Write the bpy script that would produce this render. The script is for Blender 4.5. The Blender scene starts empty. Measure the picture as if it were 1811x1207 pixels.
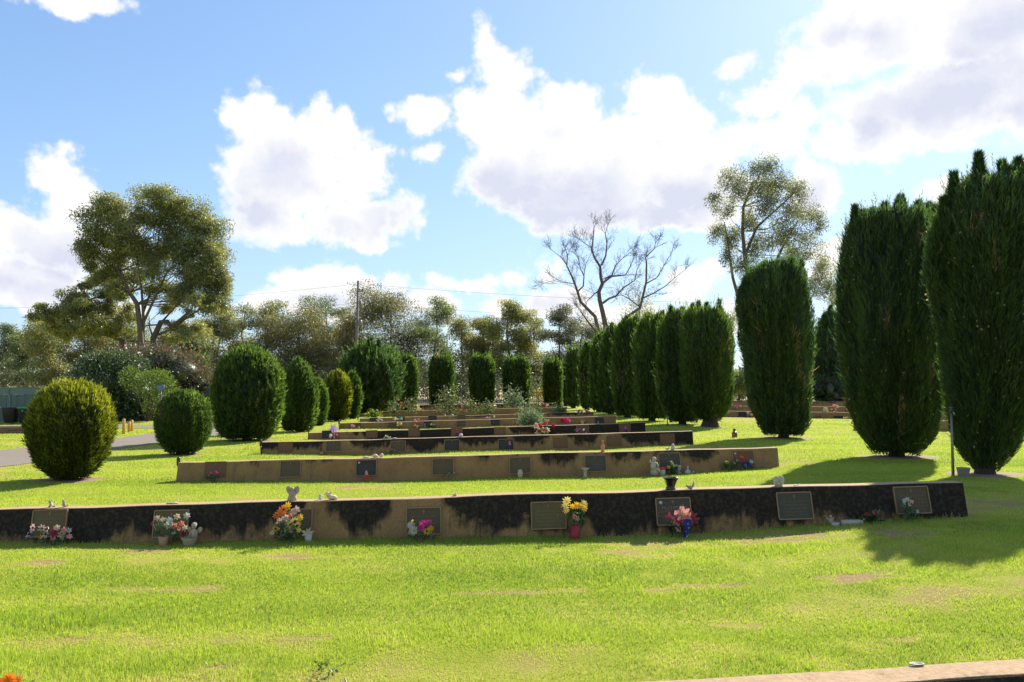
import bpy, math, random
import numpy as np
from mathutils import Vector, Matrix
R = math.radians
scn = bpy.context.scene
COL = scn.collection
random.seed(7)
rng = np.random.default_rng(11)

# ------------------------------------------------------------------ camera and picture geometry
F, CX, CY, HOR = 1470.0, 905.5, 603.5, 677.0
EYE = 1.73
PITCH = math.atan((HOR - CY) / F)
cam_d = bpy.data.cameras.new('camera'); cam = bpy.data.objects.new('camera', cam_d); COL.objects.link(cam)
cam.location = (0, 0, EYE); cam.rotation_euler = (R(90) + PITCH, 0, 0)
cam_d.sensor_width = 36; cam_d.lens = 36 * F / 1811.0
cam_d.clip_start = 0.1; cam_d.clip_end = 5000
scn.camera = cam
_cp, _sp = math.cos(PITCH), math.sin(PITCH)

def ray(px, py):
    a = (px - CX) / F; b = -(py - CY) / F
    return Vector((a, _cp - b * _sp, _sp + b * _cp))
def P(px, py, Y):
    d = ray(px, py); t = Y / d.y
    return Vector((d.x * t, Y, EYE + d.z * t))

_gx = np.array([-60, -4.0, -2.0, 0, 1.84, 2.55, 3.84, 5.2, 6.0, 60])
_gl = np.array([-.06, -.06, -.037, 0, .033, .066, .16, .24, .255, .255])
def zg(x, y):
    x = np.asarray(x, float); y = np.asarray(y, float)
    s = np.interp(x, _gx, _gl)
    fr = np.interp(y, [-5, 9.5, 15, 21, 27, 45, 300], [1, 1, .88, .66, .45, .25, .2])
    fl = np.interp(y, [-5, 9.5, 15, 21, 40, 400], [1, 1, 1.1, 1.9, 2.0, 2.0])
    near = np.interp(y, [0, 4.5, 8], [.75, .75, 1])
    und = .012 * np.sin(x * 1.3 + 1.1 * np.sin(y * .9)) * np.sin(y * 1.7 + .4) * np.interp(y, [0, 3, 30, 40], [1, 1, 1, 0])
    return np.where(s > 0, s * fr * near, s * fl) + und
def zgf(x, y): return float(zg(x, y))
def G(px, py):
    d = ray(px, py); z = 0.0
    for _ in range(12):
        t = (z - EYE) / d.z
        z = .5 * z + .5 * zgf(d.x * t, d.y * t)
    t = (z - EYE) / d.z
    return Vector((d.x * t, d.y * t, zgf(d.x * t, d.y * t)))
def onground(px, Y):
    x = (px - CX) / F * Y
    return Vector((x, Y, zgf(x, Y)))

# ------------------------------------------------------------------ materials
def srgb(h):
    h = h.lstrip('#'); c = [int(h[i:i + 2], 16) / 255 for i in (0, 2, 4)]
    return tuple(x / 12.92 if x <= .04045 else ((x + .055) / 1.055) ** 2.4 for x in c)
def newmat(name):
    m = bpy.data.materials.new(name); m.use_nodes = True
    m.node_tree.nodes.clear()
    return m, m.node_tree.nodes, m.node_tree.links
_pm = {}
def paint(name, c, rough=.7, var=.18, scale=30, metal=0, bump=0.0, spec=.5):
    """principled surface with a little procedural mottling"""
    if name in _pm: return _pm[name]
    m, N, L = newmat(name)
    out = N.new('ShaderNodeOutputMaterial'); b = N.new('ShaderNodeBsdfPrincipled')
    tc = N.new('ShaderNodeTexCoord'); nz = N.new('ShaderNodeTexNoise')
    nz.inputs['Scale'].default_value = scale; nz.inputs['Detail'].default_value = 5; nz.inputs['Roughness'].default_value = .65
    mx = N.new('ShaderNodeMix'); mx.data_type = 'RGBA'
    mx.inputs[6].default_value = tuple(x * (1 - var) for x in c) + (1,)
    mx.inputs[7].default_value = tuple(min(1, x * (1 + var)) for x in c) + (1,)
    L.new(tc.outputs['Object'], nz.inputs['Vector']); L.new(nz.outputs['Fac'], mx.inputs[0])
    L.new(mx.outputs[2], b.inputs['Base Color'])
    b.inputs['Roughness'].default_value = rough; b.inputs['Metallic'].default_value = metal
    b.inputs['Specular IOR Level'].default_value = spec
    if bump:
        bp = N.new('ShaderNodeBump'); bp.inputs['Strength'].default_value = bump; bp.inputs['Distance'].default_value = .01
        L.new(nz.outputs['Fac'], bp.inputs['Height']); L.new(bp.outputs['Normal'], b.inputs['Normal'])
    L.new(b.outputs[0], out.inputs[0]); _pm[name] = m
    return m
def leafy(name, c0, c1, trans=.4, tcol=1.5, gloss=.06, c2=None, c3=None):
    """two-sided leaf: diffuse + translucent, colour run by the 'tint' attribute (0..1); c2 for tint above 1"""
    m, N, L = newmat(name)
    out = N.new('ShaderNodeOutputMaterial'); at = N.new('ShaderNodeAttribute'); at.attribute_name = 'tint'
    rp = N.new('ShaderNodeValToRGB'); e = rp.color_ramp.elements
    mul = N.new('ShaderNodeMath'); mul.operation = 'MULTIPLY'; mul.inputs[1].default_value = .5
    L.new(at.outputs['Fac'], mul.inputs[0]); L.new(mul.outputs[0], rp.inputs['Fac'])
    e[0].position = 0; e[0].color = c0 + (1,); e[1].position = .5; e[1].color = c1 + (1,)
    k = e.new(1.0 if c3 is None else .8); k.color = (c2 or c1) + (1,)
    if c3: k = e.new(.9); k.color = c3 + (1,)
    df = N.new('ShaderNodeBsdfDiffuse'); tr = N.new('ShaderNodeBsdfTranslucent')
    sc = N.new('ShaderNodeVectorMath'); sc.operation = 'SCALE'; sc.inputs['Scale'].default_value = tcol
    L.new(rp.outputs['Color'], sc.inputs[0]); L.new(rp.outputs['Color'], df.inputs['Color']); L.new(sc.outputs[0], tr.inputs['Color'])
    m1 = N.new('ShaderNodeMixShader'); m1.inputs[0].default_value = trans
    L.new(df.outputs[0], m1.inputs[1]); L.new(tr.outputs[0], m1.inputs[2])
    gl = N.new('ShaderNodeBsdfGlossy'); gl.inputs['Roughness'].default_value = .45; gl.inputs['Color'].default_value = (.9, .95, .9, 1)
    m2 = N.new('ShaderNodeMixShader'); m2.inputs[0].default_value = gloss
    L.new(m1.outputs[0], m2.inputs[1]); L.new(gl.outputs[0], m2.inputs[2])
    L.new(m2.outputs[0], out.inputs[0])
    return m

# ------------------------------------------------------------------ objects and tags
def tag(o, label=None, cat=None, group=None, kind=None):
    if label: o['label'] = label
    if cat: o['category'] = cat
    if group: o['group'] = group
    if kind: o['kind'] = kind
    return o
def thing(name, label, cat, loc, group=None, rz=0):
    o = bpy.data.objects.new(name, None); COL.objects.link(o); o.empty_display_size = .2
    o.location = loc; o.rotation_euler = (0, 0, rz)
    return tag(o, label, cat, group)
def link_mesh(name, me, parent=None, loc=None):
    o = bpy.data.objects.new(name, me); COL.objects.link(o)
    if parent is not None: o.parent = parent
    if loc is not None: o.location = loc
    return o

class MB:
    """collects shapes in local coordinates and links them as one mesh"""
    def __init__(s): s.v = []; s.f = []; s.m = []; s.mats = []
    def _mi(s, m):
        if m not in s.mats: s.mats.append(m)
        return s.mats.index(m)
    def add(s, vs, fs, m):
        b = len(s.v); s.v += [tuple(v) for v in vs]; i = s._mi(m)
        for f in fs: s.f.append(tuple(b + k for k in f)); s.m.append(i)
    def box(s, c, size, m, bas=None, taper=1.0):
        x, y, z = [k / 2 for k in size]; c = Vector(c); vs = []
        for dz in (-1, 1):
            t = taper if dz > 0 else 1.0
            for dx, dy in ((-1, -1), (1, -1), (1, 1), (-1, 1)):
                p = Vector((dx * x * t, dy * y * t, dz * z))
                vs.append(c + (bas @ p if bas else p))
        s.add(vs, [(3, 2, 1, 0), (4, 5, 6, 7), (0, 1, 5, 4), (1, 2, 6, 5), (2, 3, 7, 6), (3, 0, 4, 7)], m)
    def lathe(s, prof, n, c, m, sx=1, sy=1, cap=True):
        c = Vector(c); vs = []; fs = []
        for r, z in prof:
            for k in range(n):
                a = 2 * math.pi * k / n
                vs.append(c + Vector((r * math.cos(a) * sx, r * math.sin(a) * sy, z)))
        for i in range(len(prof) - 1):
            for k in range(n):
                a, b = i * n + k, i * n + (k + 1) % n
                fs.append((a, b, b + n, a + n))
        if cap:
            fs.append(tuple(range(n - 1, -1, -1))); q = (len(prof) - 1) * n; fs.append(tuple(range(q, q + n)))
        s.add(vs, fs, m)
    def ell(s, c, r, m, n=10, k=6, bas=None):
        c = Vector(c); r = (r, r, r) if not hasattr(r, '__len__') else r; vs = []; fs = []
        for i in range(k + 1):
            th = math.pi * i / k
            for j in range(n):
                a = 2 * math.pi * j / n
                p = Vector((r[0] * math.sin(th) * math.cos(a), r[1] * math.sin(th) * math.sin(a), r[2] * math.cos(th)))
                vs.append(c + (bas @ p if bas else p))
        for i in range(k):
            for j in range(n):
                a, b = i * n + j, i * n + (j + 1) % n
                fs.append((a, a + n, b + n, b))
        s.add(vs, fs, m)
    def tube(s, pts, rad, n, m, cap=True):
        pts = [Vector(p) for p in pts]; vs = []; fs = []
        if not hasattr(rad, '__len__'): rad = [rad] * len(pts)
        for i, p in enumerate(pts):
            d = (pts[min(i + 1, len(pts) - 1)] - pts[max(i - 1, 0)])
            if d.length < 1e-9: d = Vector((0, 0, 1))
            d.normalize(); u = d.cross(Vector((.13, .97, .21)))
            if u.length < .1: u = d.cross(Vector((1, 0, 0)))
            u.normalize(); w = d.cross(u)
            for k in range(n):
                a = 2 * math.pi * k / n
                vs.append(p + (u * math.cos(a) + w * math.sin(a)) * rad[i])
        for i in range(len(pts) - 1):
            for k in range(n):
                a, b = i * n + k, i * n + (k + 1) % n
                fs.append((a, b, b + n, a + n))
        if cap and n > 2:
            fs.append(tuple(range(n - 1, -1, -1))); q = (len(pts) - 1) * n; fs.append(tuple(range(q, q + n)))
        s.add(vs, fs, m)
    def leaf(s, p, d, side, L, w, m, bend=.15):
        p = Vector(p); d = Vector(d).normalized(); side = Vector(side).normalized(); nn = d.cross(side)
        s.add([p, p + d * L * .5 + side * w * .5 + nn * L * bend * .5, p + d * L, p + d * L * .5 - side * w * .5 + nn * L * bend * .5, p + d * L * .5 - nn * L * bend * .2],
              [(0, 1, 4), (1, 2, 4), (2, 3, 4), (3, 0, 4)], m)
    def bloom(s, c, nrm, r, m, mc=None, petals=7, cup=.35, layers=1, wid=1.0):
        c = Vector(c); nrm = Vector(nrm).normalized(); u = nrm.cross(Vector((.3, .2, .9)))
        if u.length < .05: u = nrm.cross(Vector((1, 0, 0)))
        u.normalize(); w = nrm.cross(u)
        for l in range(layers):
            rr = r * (1 - .28 * l); cu = cup + .35 * l
            for k in range(petals):
                a = 2 * math.pi * (k + .5 * l + random.uniform(-.12, .12)) / petals
                d = (u * math.cos(a) + w * math.sin(a)); sd = nrm.cross(d)
                pw = rr * 2.6 / petals * wid; rl = rr * random.uniform(.88, 1.1)
                b = c + nrm * .04 * r
                s.add([b, b + d * rl * .6 + sd * pw * .5 + nrm * rl * cu * .6, b + d * rl * .98 + sd * pw * .22 + nrm * rl * cu * .8,
                       b + d * rl * .98 - sd * pw * .22 + nrm * rl * cu * .8, b + d * rl * .6 - sd * pw * .5 + nrm * rl * cu * .6],
                      [(0, 1, 2, 3, 4)], m)
        if mc: s.ell(c + nrm * r * (.12 + .1 * layers), r * .26, mc, 7, 4)
    def build(s, name, parent=None, smooth=True, loc=None):
        me = bpy.data.meshes.new(name); me.from_pydata(s.v, [], s.f)
        for m in s.mats: me.materials.append(m)
        me.polygons.foreach_set('material_index', s.m)
        if smooth: me.polygons.foreach_set('use_smooth', [True] * len(s.f))
        me.update()
        return link_mesh(name, me, parent, loc)

def np_mesh(name, V, Fq, mat, tint=None, nper=4, parent=None, smooth=False):
    """big mesh from numpy; every face has nper corners"""
    me = bpy.data.meshes.new(name)
    V = np.ascontiguousarray(V, dtype=np.float32); Fq = np.ascontiguousarray(Fq, dtype=np.int32)
    nf = len(Fq)
    me.vertices.add(len(V)); me.vertices.foreach_set('co', V.ravel())
    me.loops.add(nf * nper); me.loops.foreach_set('vertex_index', Fq.ravel())
    me.polygons.add(nf)
    me.polygons.foreach_set('loop_start', np.arange(0, nf * nper, nper, dtype=np.int32))
    if smooth: me.polygons.foreach_set('use_smooth', np.ones(nf, dtype=bool))
    me.materials.append(mat)
    if tint is not None:
        a = me.attributes.new('tint', 'FLOAT', 'POINT'); a.data.foreach_set('value', np.ascontiguousarray(tint, dtype=np.float32))
    me.update(calc_edges=True)
    return link_mesh(name, me, parent)

def unit(a): return a / np.maximum(np.linalg.norm(a, axis=-1, keepdims=True), 1e-9)
class SN:
    """cheap smooth noise: a sum of random sines, about -1..1"""
    def __init__(s, seed, dim=3, n=9, f=1.0, oct=2.0):
        g = np.random.default_rng(seed)
        s.k = g.normal(size=(n, dim)) * (f * oct ** np.linspace(0, 1.6, n))[:, None]; s.p = g.uniform(0, 6.28, n); s.n = n
    def __call__(s, P): return np.sin(np.asarray(P) @ s.k.T + s.p).sum(-1) / (s.n ** .5 * 1.1)
def diamonds(p, d, L, W, r):
    """n diamond shaped faces from base points p along d"""
    n = len(p); sd = unit(np.cross(d, r.normal(size=(n, 3))))
    L = np.broadcast_to(L, (n,))[:, None]; W = np.broadcast_to(W, (n,))[:, None]
    V = np.stack([p, p + d * L * .45 + sd * W * .5, p + d * L, p + d * L * .45 - sd * W * .5], 1).reshape(-1, 3)
    return V, np.arange(n * 4).reshape(n, 4)
# ------------------------------------------------------------------ light and sky
SUN_AZ, SUN_EL = R(33.5), R(35)
sdir = Vector((math.sin(SUN_AZ) * math.cos(SUN_EL), math.cos(SUN_AZ) * math.cos(SUN_EL), math.sin(SUN_EL)))
sl = bpy.data.lights.new('sun', 'SUN'); sl.energy = 5.0; sl.angle = R(.53); sl.color = (1, .93, .82)
so = bpy.data.objects.new('sun', sl); COL.objects.link(so); so.rotation_euler = sdir.to_track_quat('Z', 'Y').to_euler(); so.location = (20, 30, 40)

def azel(px, py):
    d = ray(px, py).normalized(); return math.atan2(d.x, d.y), math.asin(d.z)
def build_world():
    w = bpy.data.worlds.new('World'); scn.world = w; w.use_nodes = True
    N, L = w.node_tree.nodes, w.node_tree.links; N.clear()
    out = N.new('ShaderNodeOutputWorld')
    sky = N.new('ShaderNodeTexSky'); sky.sky_type = 'NISHITA'; sky.sun_disc = False
    sky.sun_elevation = SUN_EL; sky.sun_rotation = SUN_AZ; sky.air_density = 1.0; sky.dust_density = .6; sky.ozone_density = 1.2
    bg = N.new('ShaderNodeBackground'); bg.inputs['Strength'].default_value = SKY_STR
    # the eye-level sky of the photograph is bluer and gentler round the sun than the model's: tint it and roll off its brightest part
    vt = N.new('ShaderNodeVectorMath'); vt.operation = 'MULTIPLY'; vt.inputs[1].default_value = (.87, 1.09, 1.40); L.new(sky.outputs[0], vt.inputs[0])
    vd = N.new('ShaderNodeVectorMath'); vd.operation = 'MULTIPLY_ADD'; vd.inputs[1].default_value = (SKY_STR * 1.2,) * 3; vd.inputs[2].default_value = (1, 1, 1); L.new(sky.outputs[0], vd.inputs[0])
    vq = N.new('ShaderNodeVectorMath'); vq.operation = 'DIVIDE'; L.new(vt.outputs[0], vq.inputs[0]); L.new(vd.outputs[0], vq.inputs[1]); L.new(vq.outputs[0], bg.inputs[0])
    tc = N.new('ShaderNodeTexCoord')
    def math_(op, a, b=None, c=None, clamp=False):
        n = N.new('ShaderNodeMath'); n.operation = op; n.use_clamp = clamp
        for i, x in enumerate((a, b, c)):
            if x is None: continue
            if isinstance(x, (int, float)): n.inputs[i].default_value = x
            else: L.new(x, n.inputs[i])
        return n.outputs[0]
    nrm = N.new('ShaderNodeVectorMath'); nrm.operation = 'NORMALIZE'; L.new(tc.outputs['Generated'], nrm.inputs[0])
    D = nrm.outputs[0]
    def smooth(x, a, b):
        n = N.new('ShaderNodeMapRange'); n.interpolation_type = 'SMOOTHSTEP'
        n.inputs['From Min'].default_value = a; n.inputs['From Max'].default_value = b; L.new(x, n.inputs['Value']); return n.outputs['Result']
    def density(D):
        """cloud density in direction D: soft ellipses, bent and frayed by noise"""
        def noise(scale, detail, rough):
            n = N.new('ShaderNodeTexNoise'); n.inputs['Scale'].default_value = scale; n.inputs['Detail'].default_value = detail
            n.inputs['Roughness'].default_value = rough; L.new(D, n.inputs['Vector']); return n
        sp = N.new('ShaderNodeSeparateXYZ'); L.new(D, sp.inputs[0])
        az = math_('ARCTAN2', sp.outputs[0], sp.outputs[1]); el = math_('ARCSINE', sp.outputs[2])
        n1 = noise(13, 6, .58); n2 = noise(24, 8, .6); n3 = noise(9, 4, .55)
        sub = N.new('ShaderNodeSeparateColor'); L.new(n1.outputs['Color'], sub.inputs[0])
        azw = math_('ADD', az, math_('MULTIPLY', math_('SUBTRACT', sub.outputs[0], .5), .085))
        elw = math_('ADD', el, math_('MULTIPLY', math_('SUBTRACT', sub.outputs[1], .5), .065))
        cv = N.new('ShaderNodeCombineXYZ'); L.new(azw, cv.inputs[0]); L.new(elw, cv.inputs[1])
        def field(blobs, k):
            acc = None
            for px, py, rx, ry in blobs:
                if py is None: (a, e), ra, re = px, rx, ry
                else: (a, e), ra, re = azel(px, py), rx / F, ry / F
                v = N.new('ShaderNodeVectorMath'); v.operation = 'MULTIPLY_ADD'
                v.inputs[1].default_value = (1 / ra, 1 / re, 0); v.inputs[2].default_value = (-a / ra, -e / re, 0)
                L.new(cv.outputs[0], v.inputs[0])
                l = N.new('ShaderNodeVectorMath'); l.operation = 'LENGTH'; L.new(v.outputs[0], l.inputs[0])
                d = math_('MULTIPLY', math_('SUBTRACT', 1.0, l.outputs['Value']), min(1.0, (ra + re) / .12))
                acc = d if acc is None else math_('SMOOTH_MAX', acc, d, k)
            return acc
        w = field(CLOUDS, .05)
        vor = N.new('ShaderNodeTexVoronoi'); vor.feature = 'SMOOTH_F1'; vor.inputs['Scale'].default_value = 26; vor.inputs['Detail'].default_value = 3
        vor.inputs['Roughness'].default_value = .62; vor.inputs['Smoothness'].default_value = .7; L.new(D, vor.inputs['Vector'])
        puff = math_('SUBTRACT', .5, vor.outputs['Distance'])
        d = math_('ADD', math_('ADD', w, CLOUD_OFF), math_('MULTIPLY', puff, .38))
        d = math_('ADD', d, math_('MULTIPLY', math_('SUBTRACT', n2.outputs['Fac'], .5), .68))
        return d, field, n3
    d1, field1, n3 = density(D)
    sh = N.new('ShaderNodeVectorMath'); sh.operation = 'ADD'; L.new(D, sh.inputs[0]); sh.inputs[1].default_value = tuple(sdir * .055)
    sn = N.new('ShaderNodeVectorMath'); sn.operation = 'NORMALIZE'; L.new(sh.outputs[0], sn.inputs[0])
    d2, _, _ = density(sn.outputs[0])
    alpha = smooth(d1, -.08, .28)
    grey = field1(GREYS, .2)
    g = math_('ADD', grey, math_('MULTIPLY', math_('SUBTRACT', n3.outputs['Fac'], .5), .9))
    gm = math_('ADD', math_('MULTIPLY', smooth(d2, .12, .95), .55), math_('MULTIPLY', smooth(g, -.35, .65), .75), None, True)
    gm = math_('MULTIPLY', gm, smooth(d1, .0, .45))
    mx = N.new('ShaderNodeMix'); mx.data_type = 'RGBA'; L.new(gm, mx.inputs[0])
    mx.inputs[6].default_value = (1.0, .985, .965, 1); mx.inputs[7].default_value = (.66, .69, .82, 1)
    bc = N.new('ShaderNodeBackground'); bc.inputs['Strength'].default_value = CLOUD_STR; L.new(mx.outputs[2], bc.inputs[0])
    ms = N.new('ShaderNodeMixShader'); L.new(alpha, ms.inputs[0]); L.new(bg.outputs[0], ms.inputs[1]); L.new(bc.outputs[0], ms.inputs[2])
    L.new(ms.outputs[0], out.inputs[0])
    w.cycles.sampling_method = 'MANUAL'; w.cycles.sample_map_resolution = 512
SKY_STR = .115
CLOUD_STR = .56
CLOUD_OFF = .14
CLOUDS = [(860, 75, 40, 35), (890, 130, 60, 60), (870, 210, 75, 70), (1010, 200, 75, 65), (960, 280, 150, 110), (1150, 190, 65, 65), (1190, 230, 80, 60),
    (1100, 290, 170, 100), (1220, 310, 120, 90), (880, 330, 90, 60), (1050, 360, 200, 60), (1200, 380, 130, 40), (1290, 260, 70, 40),
    (745, 205, 75, 36), (760, 275, 55, 25), (815, 125, 24, 18), (690, 195, 28, 20),
    (465, 235, 75, 65), (560, 235, 80, 55), (500, 310, 125, 100), (620, 300, 75, 60), (480, 390, 95, 50), (620, 390, 110, 50), (710, 375, 48, 46), (670, 268, 35, 18), (660, 425, 70, 20),
    (105, 320, 58, 46), (130, 360, 55, 40), (40, 420, 90, 60), (110, 440, 85, 70), (40, 500, 120, 50), (110, 540, 150, 28), (200, 430, 60, 70),
    (545, 500, 70, 42), (610, 500, 70, 36), (690, 500, 45, 34), (560, 545, 130, 40), (760, 545, 75, 38), (830, 498, 66, 22), (910, 490, 35, 18), (965, 480, 40, 36), (990, 530, 80, 50), (900, 545, 70, 22), (500, 490, 30, 18), (910, 421, 24, 10),
    (1480, 45, 100, 48), (1590, 40, 140, 70), (1740, 40, 120, 70), (1450, 120, 90, 50), (1300, 125, 55, 32), (1350, 175, 80, 34), (1390, 235, 80, 48), (1560, 210, 120, 70), (1700, 170, 130, 80), (1520, 255, 90, 26), (1650, 215, 110, 40), (1810, 140, 70, 110),
    (1440, 335, 72, 58), (1670, 350, 60, 34), (1560, 375, 40, 20), (1470, 460, 40, 40), (1245, 500, 60, 36), (1220, 458, 24, 9), (1100, 560, 110, 40), (1300, 560, 60, 40),
    (140, 5, 95, 28), (70, -20, 60, 26),
    ((1.0, .30), None, .25, .10), ((1.35, .5), None, .3, .16), ((-.95, .28), None, .3, .11), ((-1.5, .4), None, .35, .15), ((2.3, .35), None, .5, .16), ((-2.5, .3), None, .5, .15), ((.2, .85), None, .3, .12), ((-.7, .9), None, .3, .14), ((3.0, .8), None, .5, .2)]
GREYS = [(690, 375, 62, 42), (600, 395, 60, 24), (470, 390, 75, 36), (860, 330, 75, 46), (960, 360, 170, 55), (1150, 390, 120, 30), (1230, 345, 90, 40),
    (1690, 140, 95, 60), (1590, 180, 110, 45), (1540, 215, 80, 36), (1790, 30, 70, 46), (1500, 50, 50, 18), (1450, 345, 52, 44), (1800, 195, 40, 26),
    (110, 450, 80, 50), (60, 520, 100, 24), (600, 535, 100, 30), (700, 515, 40, 22), (820, 500, 46, 10), (960, 530, 60, 40), (1240, 520, 50, 18), (510, 300, 70, 60)]
build_world()
scn.view_settings.view_transform = 'Standard'; scn.view_settings.look = 'None'
scn.view_settings.exposure = 1.0; scn.view_settings.gamma = 1
scn.cycles.max_bounces = 7; scn.cycles.diffuse_bounces = 3; scn.cycles.transmission_bounces = 4; scn.cycles.transparent_max_bounces = 6
scn.cycles.use_denoising = True

# ------------------------------------------------------------------ walls: where each stands
# pixel x, pixel y of the top front edge and distance at both ends, front stain profile [(px, depth)], look
WALLS = [
 dict(l=(-500, 1340, 3.42), r=(2150, 1171, 3.9), st=[(0, .9), (2000, .9)], d=.9),                      # 0 foreground
 dict(l=(-330, 912, 9.5), r=(1703, 853, 9.5), d=1, st=[(-330, .9), (0, .92), (90, .9), (170, 1.15), (205, .95), (235, .78), (265, .72), (300, .9), (345, .85), (365, .74), (400, .8), (440, .88), (470, .62), (500, .7), (540, .55),
      (553, -.3), (573, -.3), (585, .22), (605, .38), (618, .72), (650, .9), (680, .62), (697, .1), (706, -.4), (780, -.35), (790, .12), (800, .5), (850, .85), (885, .85), (905, .72), (935, .72), (960, .8), (1000, .72), (1026, .55), (1042, .7), (1055, 1.1),
      (1110, 1.05), (1140, .95), (1195, 1.15), (1235, .95), (1258, .8), (1300, .78), (1340, .9), (1400, 1.15), (1440, .82), (1480, .84), (1520, 1.1), (1560, .92), (1610, 1.1), (1715, 1.2)]),
 dict(l=(315, 819, 15.3), r=(1375, 792, 15.3), d=0, st=[(315, -.5), (440, -.15), (455, .1), (470, -.3), (570, .0), (580, .12), (600, 0), (640, -.5), (840, -.2), (848, .22), (862, .18), (875, -.1), (950, -.1), (960, .4), (985, .5), (1015, .42), (1030, -.2), (1078, .1), (1090, .4), (1125, .3), (1140, 0), (1210, .2), (1225, .45), (1255, .4), (1270, -.2), (1375, -.6)]),
 dict(l=(463, 783, 21.5), r=(1225, 763, 21.5), d=.35, st=[(463, .55), (540, .5), (570, .55), (577, -.3), (615, -.3), (625, .3), (650, .62), (672, .55), (700, .3), (720, .45), (740, .95), (765, .85), (785, .3), (815, .25), (830, .62), (870, .55), (885, .35), (905, .1), (922, .5), (950, .65), (968, .2), (985, -.3), (1005, .1), (1018, .5), (1045, .7), (1058, .2), (1070, -.3), (1100, .2), (1112, .75), (1150, .85), (1190, .9), (1225, 1.1)]),
 dict(l=(545, 766, 27.3), r=(1141, 748, 27.3), d=.4, st=[(545, -.5), (590, -.4), (597, .35), (606, -.3), (615, .3), (622, -.3), (630, .5), (640, .1), (648, .8), (668, 1.1), (790, 1.1), (872, 1.0), (880, -.2), (898, -.2), (905, .7), (950, .85), (975, 1), (1020, .9), (1030, .3), (1045, .9), (1141, 1.1)]),
 dict(l=(600, 749, 33.4), r=(1089, 736, 33.4), d=0, st=[(600, -.5), (1089, -.3)]),
 dict(l=(636, 740.5, 39.3), r=(1050, 729, 39.3), d=0, st=[(636, -.1), (700, -.2), (800, .05), (860, .3), (880, -.1), (960, .1), (985, .4), (1050, .3)]),
 dict(l=(674, 728, 45.2), r=(1002, 720.5, 45.2), d=0, st=[(674, .1), (700, .35), (720, .0), (1002, -.2)]),
 dict(l=(742, 717, 51.0), r=(985, 713, 51.0), d=.3, st=[(742, .3), (985, .4)]),
 # the terraces to the right
 dict(l=(1512, 749.5, 28.2), r=(1830, 738, 27.5), d=0, st=[(1512, .1), (1540, -.4), (1830, -.4)]),
 dict(l=(1279, 727.5, 40.0), r=(1580, 730.5, 37.2), d=0, st=[(1279, -.5), (1580, -.4)]),
 dict(l=(1288, 718.5, 45.0), r=(1600, 720, 44.0), d=0, st=[(1288, -.3), (1600, -.2)]),
 dict(l=(1296, 709, 51.0), r=(1620, 711.5, 50.0), d=.1, st=[(1296, 0), (1620, .1)]),
 dict(l=(1655, 722.5, 35.0), r=(1850, 718, 35.0), d=0, st=[(1655, -.4), (1850, -.4)]),
]
TH, BAT = .2, math.tan(R(14))
for w in WALLS:
    w['L'] = P(*w['l']); w['R'] = P(*w['r']); w['u'] = (w['R'] - w['L']).normalized()
    hf = Vector((w['u'].y, -w['u'].x, 0)).normalized()          # horizontal, towards the camera
    w['hf'] = hf; w['dn'] = (Vector((0, 0, -1)) + hf * BAT).normalized(); w['n'] = w['u'].cross(w['dn']).normalized()
    if w['n'].y > 0: w['n'] = -w['n']
def hit(i, px, py):
    w = WALLS[i]; d = ray(px, py); o = Vector((0, 0, EYE))
    return o + d * ((w['L'] - o).dot(w['n']) / d.dot(w['n']))
def topy(i, px):
    w = WALLS[i]; a = hit(i, w['l'][0], w['l'][1]); t = (px - w['l'][0]) / (w['r'][0] - w['l'][0])
    return w['l'][1] + t * (w['r'][1] - w['l'][1])
def on_top(i, px, back=.09):
    p = hit(i, px, topy(i, px)); k = 1 + back / p.y
    w = WALLS[i]
    q = Vector((p.x * k, p.y * k, 0)); t = (q - w['L']).dot(w['u']) / 1.0
    z = w['L'].z + w['u'].z * ((Vector((q.x, q.y, 0)) - Vector((w['L'].x, w['L'].y, 0))).dot(Vector((w['u'].x, w['u'].y, 0)).normalized()))
    return Vector((q.x, q.y, z))
def at_foot(i, px, off=.1):
    w = WALLS[i]; p = hit(i, px, topy(i, px))
    for _ in range(4):
        h = p.z - zgf(p.x, p.y - BAT * .3)
        y = p.y - BAT * h - off
    x = p.x * y / p.y
    return Vector((x, y, zgf(x, y)))
# ------------------------------------------------------------------ lawn
PATCH = [(1120, 962, 45, 6), (1105, 976, 40, 6), (1160, 984, 40, 5), (1390, 952, 70, 10), (1600, 943, 70, 9), (1245, 1038, 60, 6), (1520, 1023, 70, 8), (1300, 1106, 50, 6), (1165, 1045, 40, 4),
         (300, 1043, 110, 5), (500, 1131, 110, 5), (950, 1047, 120, 4), (60, 997, 80, 6), (520, 985, 60, 5), (1700, 900, 40, 7), (240, 975, 60, 4), (1640, 1130, 60, 4), (100, 1135, 60, 4), (400, 1185, 60, 4),
         (1770, 892, 70, 12), (1415, 820, 45, 4), (640, 862, 60, 4), (420, 848, 60, 3), (1260, 790, 40, 3), (760, 895, 90, 3)]
PG = []
for px, py, rx, ry in PATCH:
    g = G(px, py); PG.append((g.x, g.y, rx * g.y / F, max(.06, ry * g.y * g.y / F / 1.75)))
_s1 = SN(3, 2, 10, .9); _s2 = SN(5, 2, 12, 2.2); _s3 = SN(8, 2, 12, 5.0); _s4 = SN(9, 2, 10, .5)
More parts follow.
